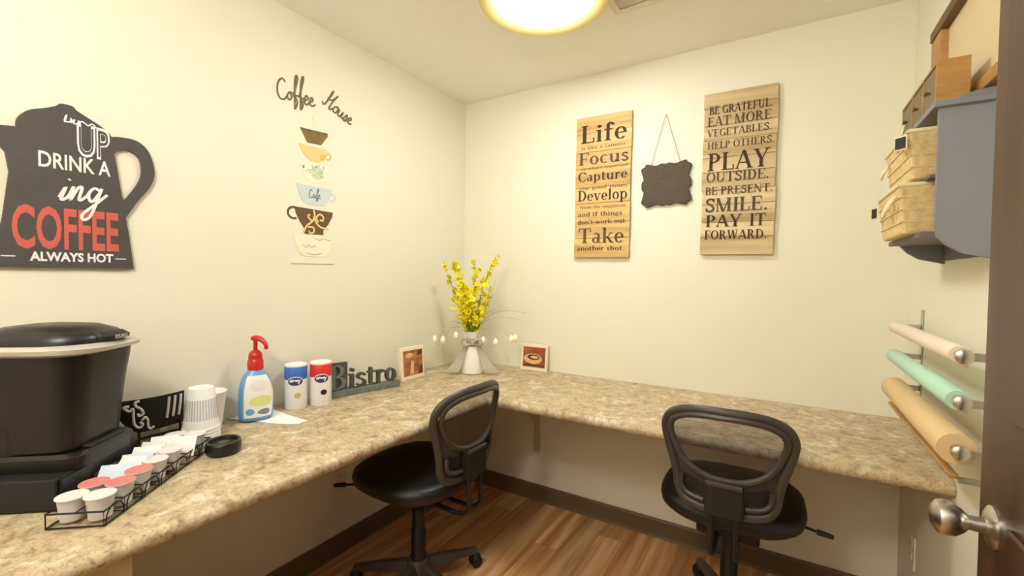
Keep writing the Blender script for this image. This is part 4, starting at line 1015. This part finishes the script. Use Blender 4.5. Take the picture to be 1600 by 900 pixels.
for z, R, m, lb, _ in rolls:
    t = thing('paper_roll', lb, 'paper roll', (RXA, YR0, z), 0, 'paper rolls on the wall rack')
    L = YR1-YR0
    obj('rolled_paper', MB().tube([(0, .006, 0), (0, .008, 0), (0, L-.010, 0), (0, L-.008, 0)], [R-.001, R, R, R-.001], 28), m, t, smooth=True)
    obj('core', MB().tube([(0, .001, 0), (0, L-.003, 0)], .011, 16), M_CORE, t, smooth=True)
    obj('loose_end', MB().grid(lambda u, v: (-R*math.sin(v*1.2)*.2 + R*.98, .02+(L-.04)*u, -R*.1-v*.03), 2, 6).grid(lambda u, v: (-R*math.sin(v*1.2)*.2 + R*.98-.0008, .02+(L-.04)*(1-u), -R*.1-v*.03), 2, 6), m, t, smooth=True)
obj('cutter_bar', MB().box(RXA-.012, RXA+.004, YR0, YR1, .868, .878), M_OAK, rr, bevel=.002)
for y in (YR0-.016, YR1): obj('cutter_support', MB().box(RXA, RW-.005, y, y+.012, .866, .876), M_CHROME, rr)

# ================================================================== CHAIRS (front is local +x)
def bx(y, z):   # backrest surface: y lateral, z height -> x
    t = (z-.50)/.38
    return -.262 - .035*t*t - .01*t + 1.15*y*y
def B3(y, z, d=0.0): y *= .93; z = .882-(.882-z)*.90; return (bx(y, z)+d, y, z)
def make_chair(label):
    t = thing('office_chair', label, 'chair', (0, 0, 0), 0, 'mesh back office chairs at the worktop')
    # seat
    def seat_sec(k, z):
        return ([((.235*abs(math.cos(a))**.72*(1 if math.cos(a) >= 0 else -1))*k, (.238*abs(math.sin(a))**.72*(1 if math.sin(a) >= 0 else -1))*k) for a in [2*PI*i/40 for i in range(40)]], z)
    obj('seat', loft([*[seat_sec(k, z+.06) for k, z in ((.70, .395), (.90, .402), (.985, .420), (1.0, .438), (.985, .455), (.93, .466), (.80, .470), (.5, .466), (.15, .463))]]), M_SEAT, t, smooth=True, angle=80)
    obj('seat_pan', MB().box(-.13, .13, -.10, .10, .392, .456), M_BLACKMATTE, t, bevel=.008)
    # backrest frame
    half = [(0, .882), (.07, .880), (.135, .868), (.180, .842), (.200, .805), (.199, .765), (.186, .715), (.170, .66), (.160, .61), (.154, .565), (.137, .530), (.10, .514), (.05, .511), (0, .511)]
    loop = [B3(y, z) for y, z in half] + [B3(-y, z) for y, z in half[::-1][1:-1]]
    fr = obj('back_frame', MB().tube(cr(loop, 4, True), .0155, 10, True, flat=.8), M_DARKGREY, t, smooth=True)
    ih = [(0, .866), (.07, .864), (.13, .852), (.168, .828), (.180, .795), (.172, .755), (.150, .705), (.115, .665), (.06, .640), (0, .634)]
    il = [B3(y, z, -.010) for y, z in ih] + [B3(-y, z, -.010) for y, z in ih[::-1][1:-1]]
    obj('back_ring', MB().tube(cr(il, 4, True), .0105, 8, True), M_DARKGREY, t, smooth=True)
    # mesh panels
    def interp(tab, z):
        for (z0, y0), (z1, y1) in zip(tab[:-1], tab[1:]):
            if z0 <= z <= z1: return y0+(y1-y0)*(z-z0)/(z1-z0)
        return tab[-1][1]
    up_tab = [(.634, .02), (.640, .06), (.665, .115), (.705, .150), (.755, .172), (.795, .180), (.828, .168), (.852, .13), (.866, .03)]
    def um(u, v):
        z = .634+.232*v; w = interp(up_tab, z); return B3((2*u-1)*w, z, -.004)
    obj('back_mesh', MB().grid(um, 12, 14), M_MESHF, t, smooth=True)
    lo_tab = [(.511, .07), (.530, .137), (.565, .154), (.61, .160), (.66, .170), (.715, .186), (.80, .199)]
    in_tab = [(.634, .0), (.640, .06), (.665, .115), (.705, .150), (.755, .172), (.80, .180)]
    mb = MB()
    mb.grid(lambda u, v: B3((2*u-1)*interp(lo_tab, .512+.124*v), .512+.124*v, -.002), 14, 8)
    for s in (-1, 1):
        mb.grid(lambda u, v: B3(s*(interp(in_tab, .636+.15*v)+(interp(lo_tab, .636+.15*v)-interp(in_tab, .636+.15*v))*u), .636+.15*v, -.002), 4, 8)
    obj('lumbar_panel', mb, M_DARKGREY, t, smooth=True)
    for s in (-1, 1):
        lip = [B3(s*y, z, -.014) for y, z in ((.142, .62), (.140, .585), (.126, .562), (.100, .552), (.064, .549))]
        obj('lumbar_lip', MB().tube(cr(lip, 4), .0085, 8), M_DARKGREY, t, smooth=True)
        slot = MB(); slot.grid(lambda u, v: B3(s*(.068+.074*u-.01*v*u), .566+.040*v+.022*u*v, -.0065), 5, 3)
        obj('lumbar_slot', slot, M_BLACKMATTE, t)
    # bracket
    xb = bx(0, .57)
    obj('bracket_plate', MB().box(xb-.040, xb-.004, -.056, .056, .548, .655), M_BLACKMATTE, t, bevel=.006)
    obj('bracket_lip', MB().box(xb-.043, xb-.030, -.054, .054, .645, .659), M_DARKGREY, t, bevel=.003)
    for s in (-1, 1):
        obj('support_rod', MB().tube(cr([(xb-.022, s*.036, .56), (xb-.026, s*.036, .48), (xb-.020, s*.036, .425), (xb+.03, s*.034, .402), (-.10, s*.032, .402)], 4), .009, 8), M_BLACKMATTE, t, smooth=True)
    # column and base
    obj('column', MB().lathe([(.036, .12), (.036, .125), (.030, .14), (.030, .25), (.027, .255), (.025, .30), (.024, .393)], 24), M_BLACK, t, smooth=True)
    obj('hub', MB().lathe([(.030, .075), (.045, .08), (.048, .12), (.040, .132), (.02, .134)], 24), M_DARKGREY, t, smooth=True)
    lev = obj('lever', MB().tube([(.03, -.08, .445), (.02, -.20, .440), (.01, -.272, .432)], .005, 8).tube([(.01, -.268, .4325), (.008, -.315, .428)], [.010, .0075], 10), M_BLACKMATTE, t, smooth=True)
    for k in range(5):
        a = 2*PI*k/5+.50
        c, s_ = math.cos(a), math.sin(a)
        lg = MB(); vs = []
        for r, w, z0, z1 in ((.03, .026, .078, .124), (.15, .022, .072, .108), (.275, .016, .062, .085)):
            for yy, zz in ((-w, z0), (w, z0), (w*.6, z1), (-w*.6, z1)): vs.append((r*c-yy*s_, r*s_+yy*c, zz))
        fs = [(3, 2, 1, 0), (8, 9, 10, 11)]
        for i in range(2):
            for j in range(4): fs.append((i*4+j, i*4+(j+1) % 4, (i+1)*4+(j+1) % 4, (i+1)*4+j))
        lg.add(vs, fs)
        L_ = obj('leg', lg, M_DARKGREY, t, bevel=.004)
        cx, cy = .268*c, .268*s_
        cs = MB()
        for o_ in (-.015, .015):
            p = Vector((cx - s_*o_, cy + c*o_, .026)); ax = Vector((-s_, c, 0))*.008
            cs.tube([p-ax, p-ax*.6, p+ax*.6, p+ax], [.022, .0255, .0255, .022], 16)
        obj('caster', cs, M_BLACK, L_, smooth=True)
        obj('caster_hood', MB().lathe([(.022, .034), (.024, .045), (.018, .056), (.008, .063)], 12, (cx, cy, 0)), M_BLACKMATTE, L_, smooth=True)
    return t, lev
ch1, lev1 = make_chair('black mesh back office chair tucked under the left worktop')
ch2 = copy_tree(ch1); ch2['label'] = 'black mesh back office chair seen from behind at the back wall worktop'
ch1.location = (.475, -.915, 0); ch1.rotation_euler = (0, 0, math.radians(179))
ch2.location = (1.592, -.445, 0); ch2.rotation_euler = (0, 0, math.radians(91))
lev1.rotation_euler = (0, 0, math.radians(122)); lev1.location = (.03, .015, 0)
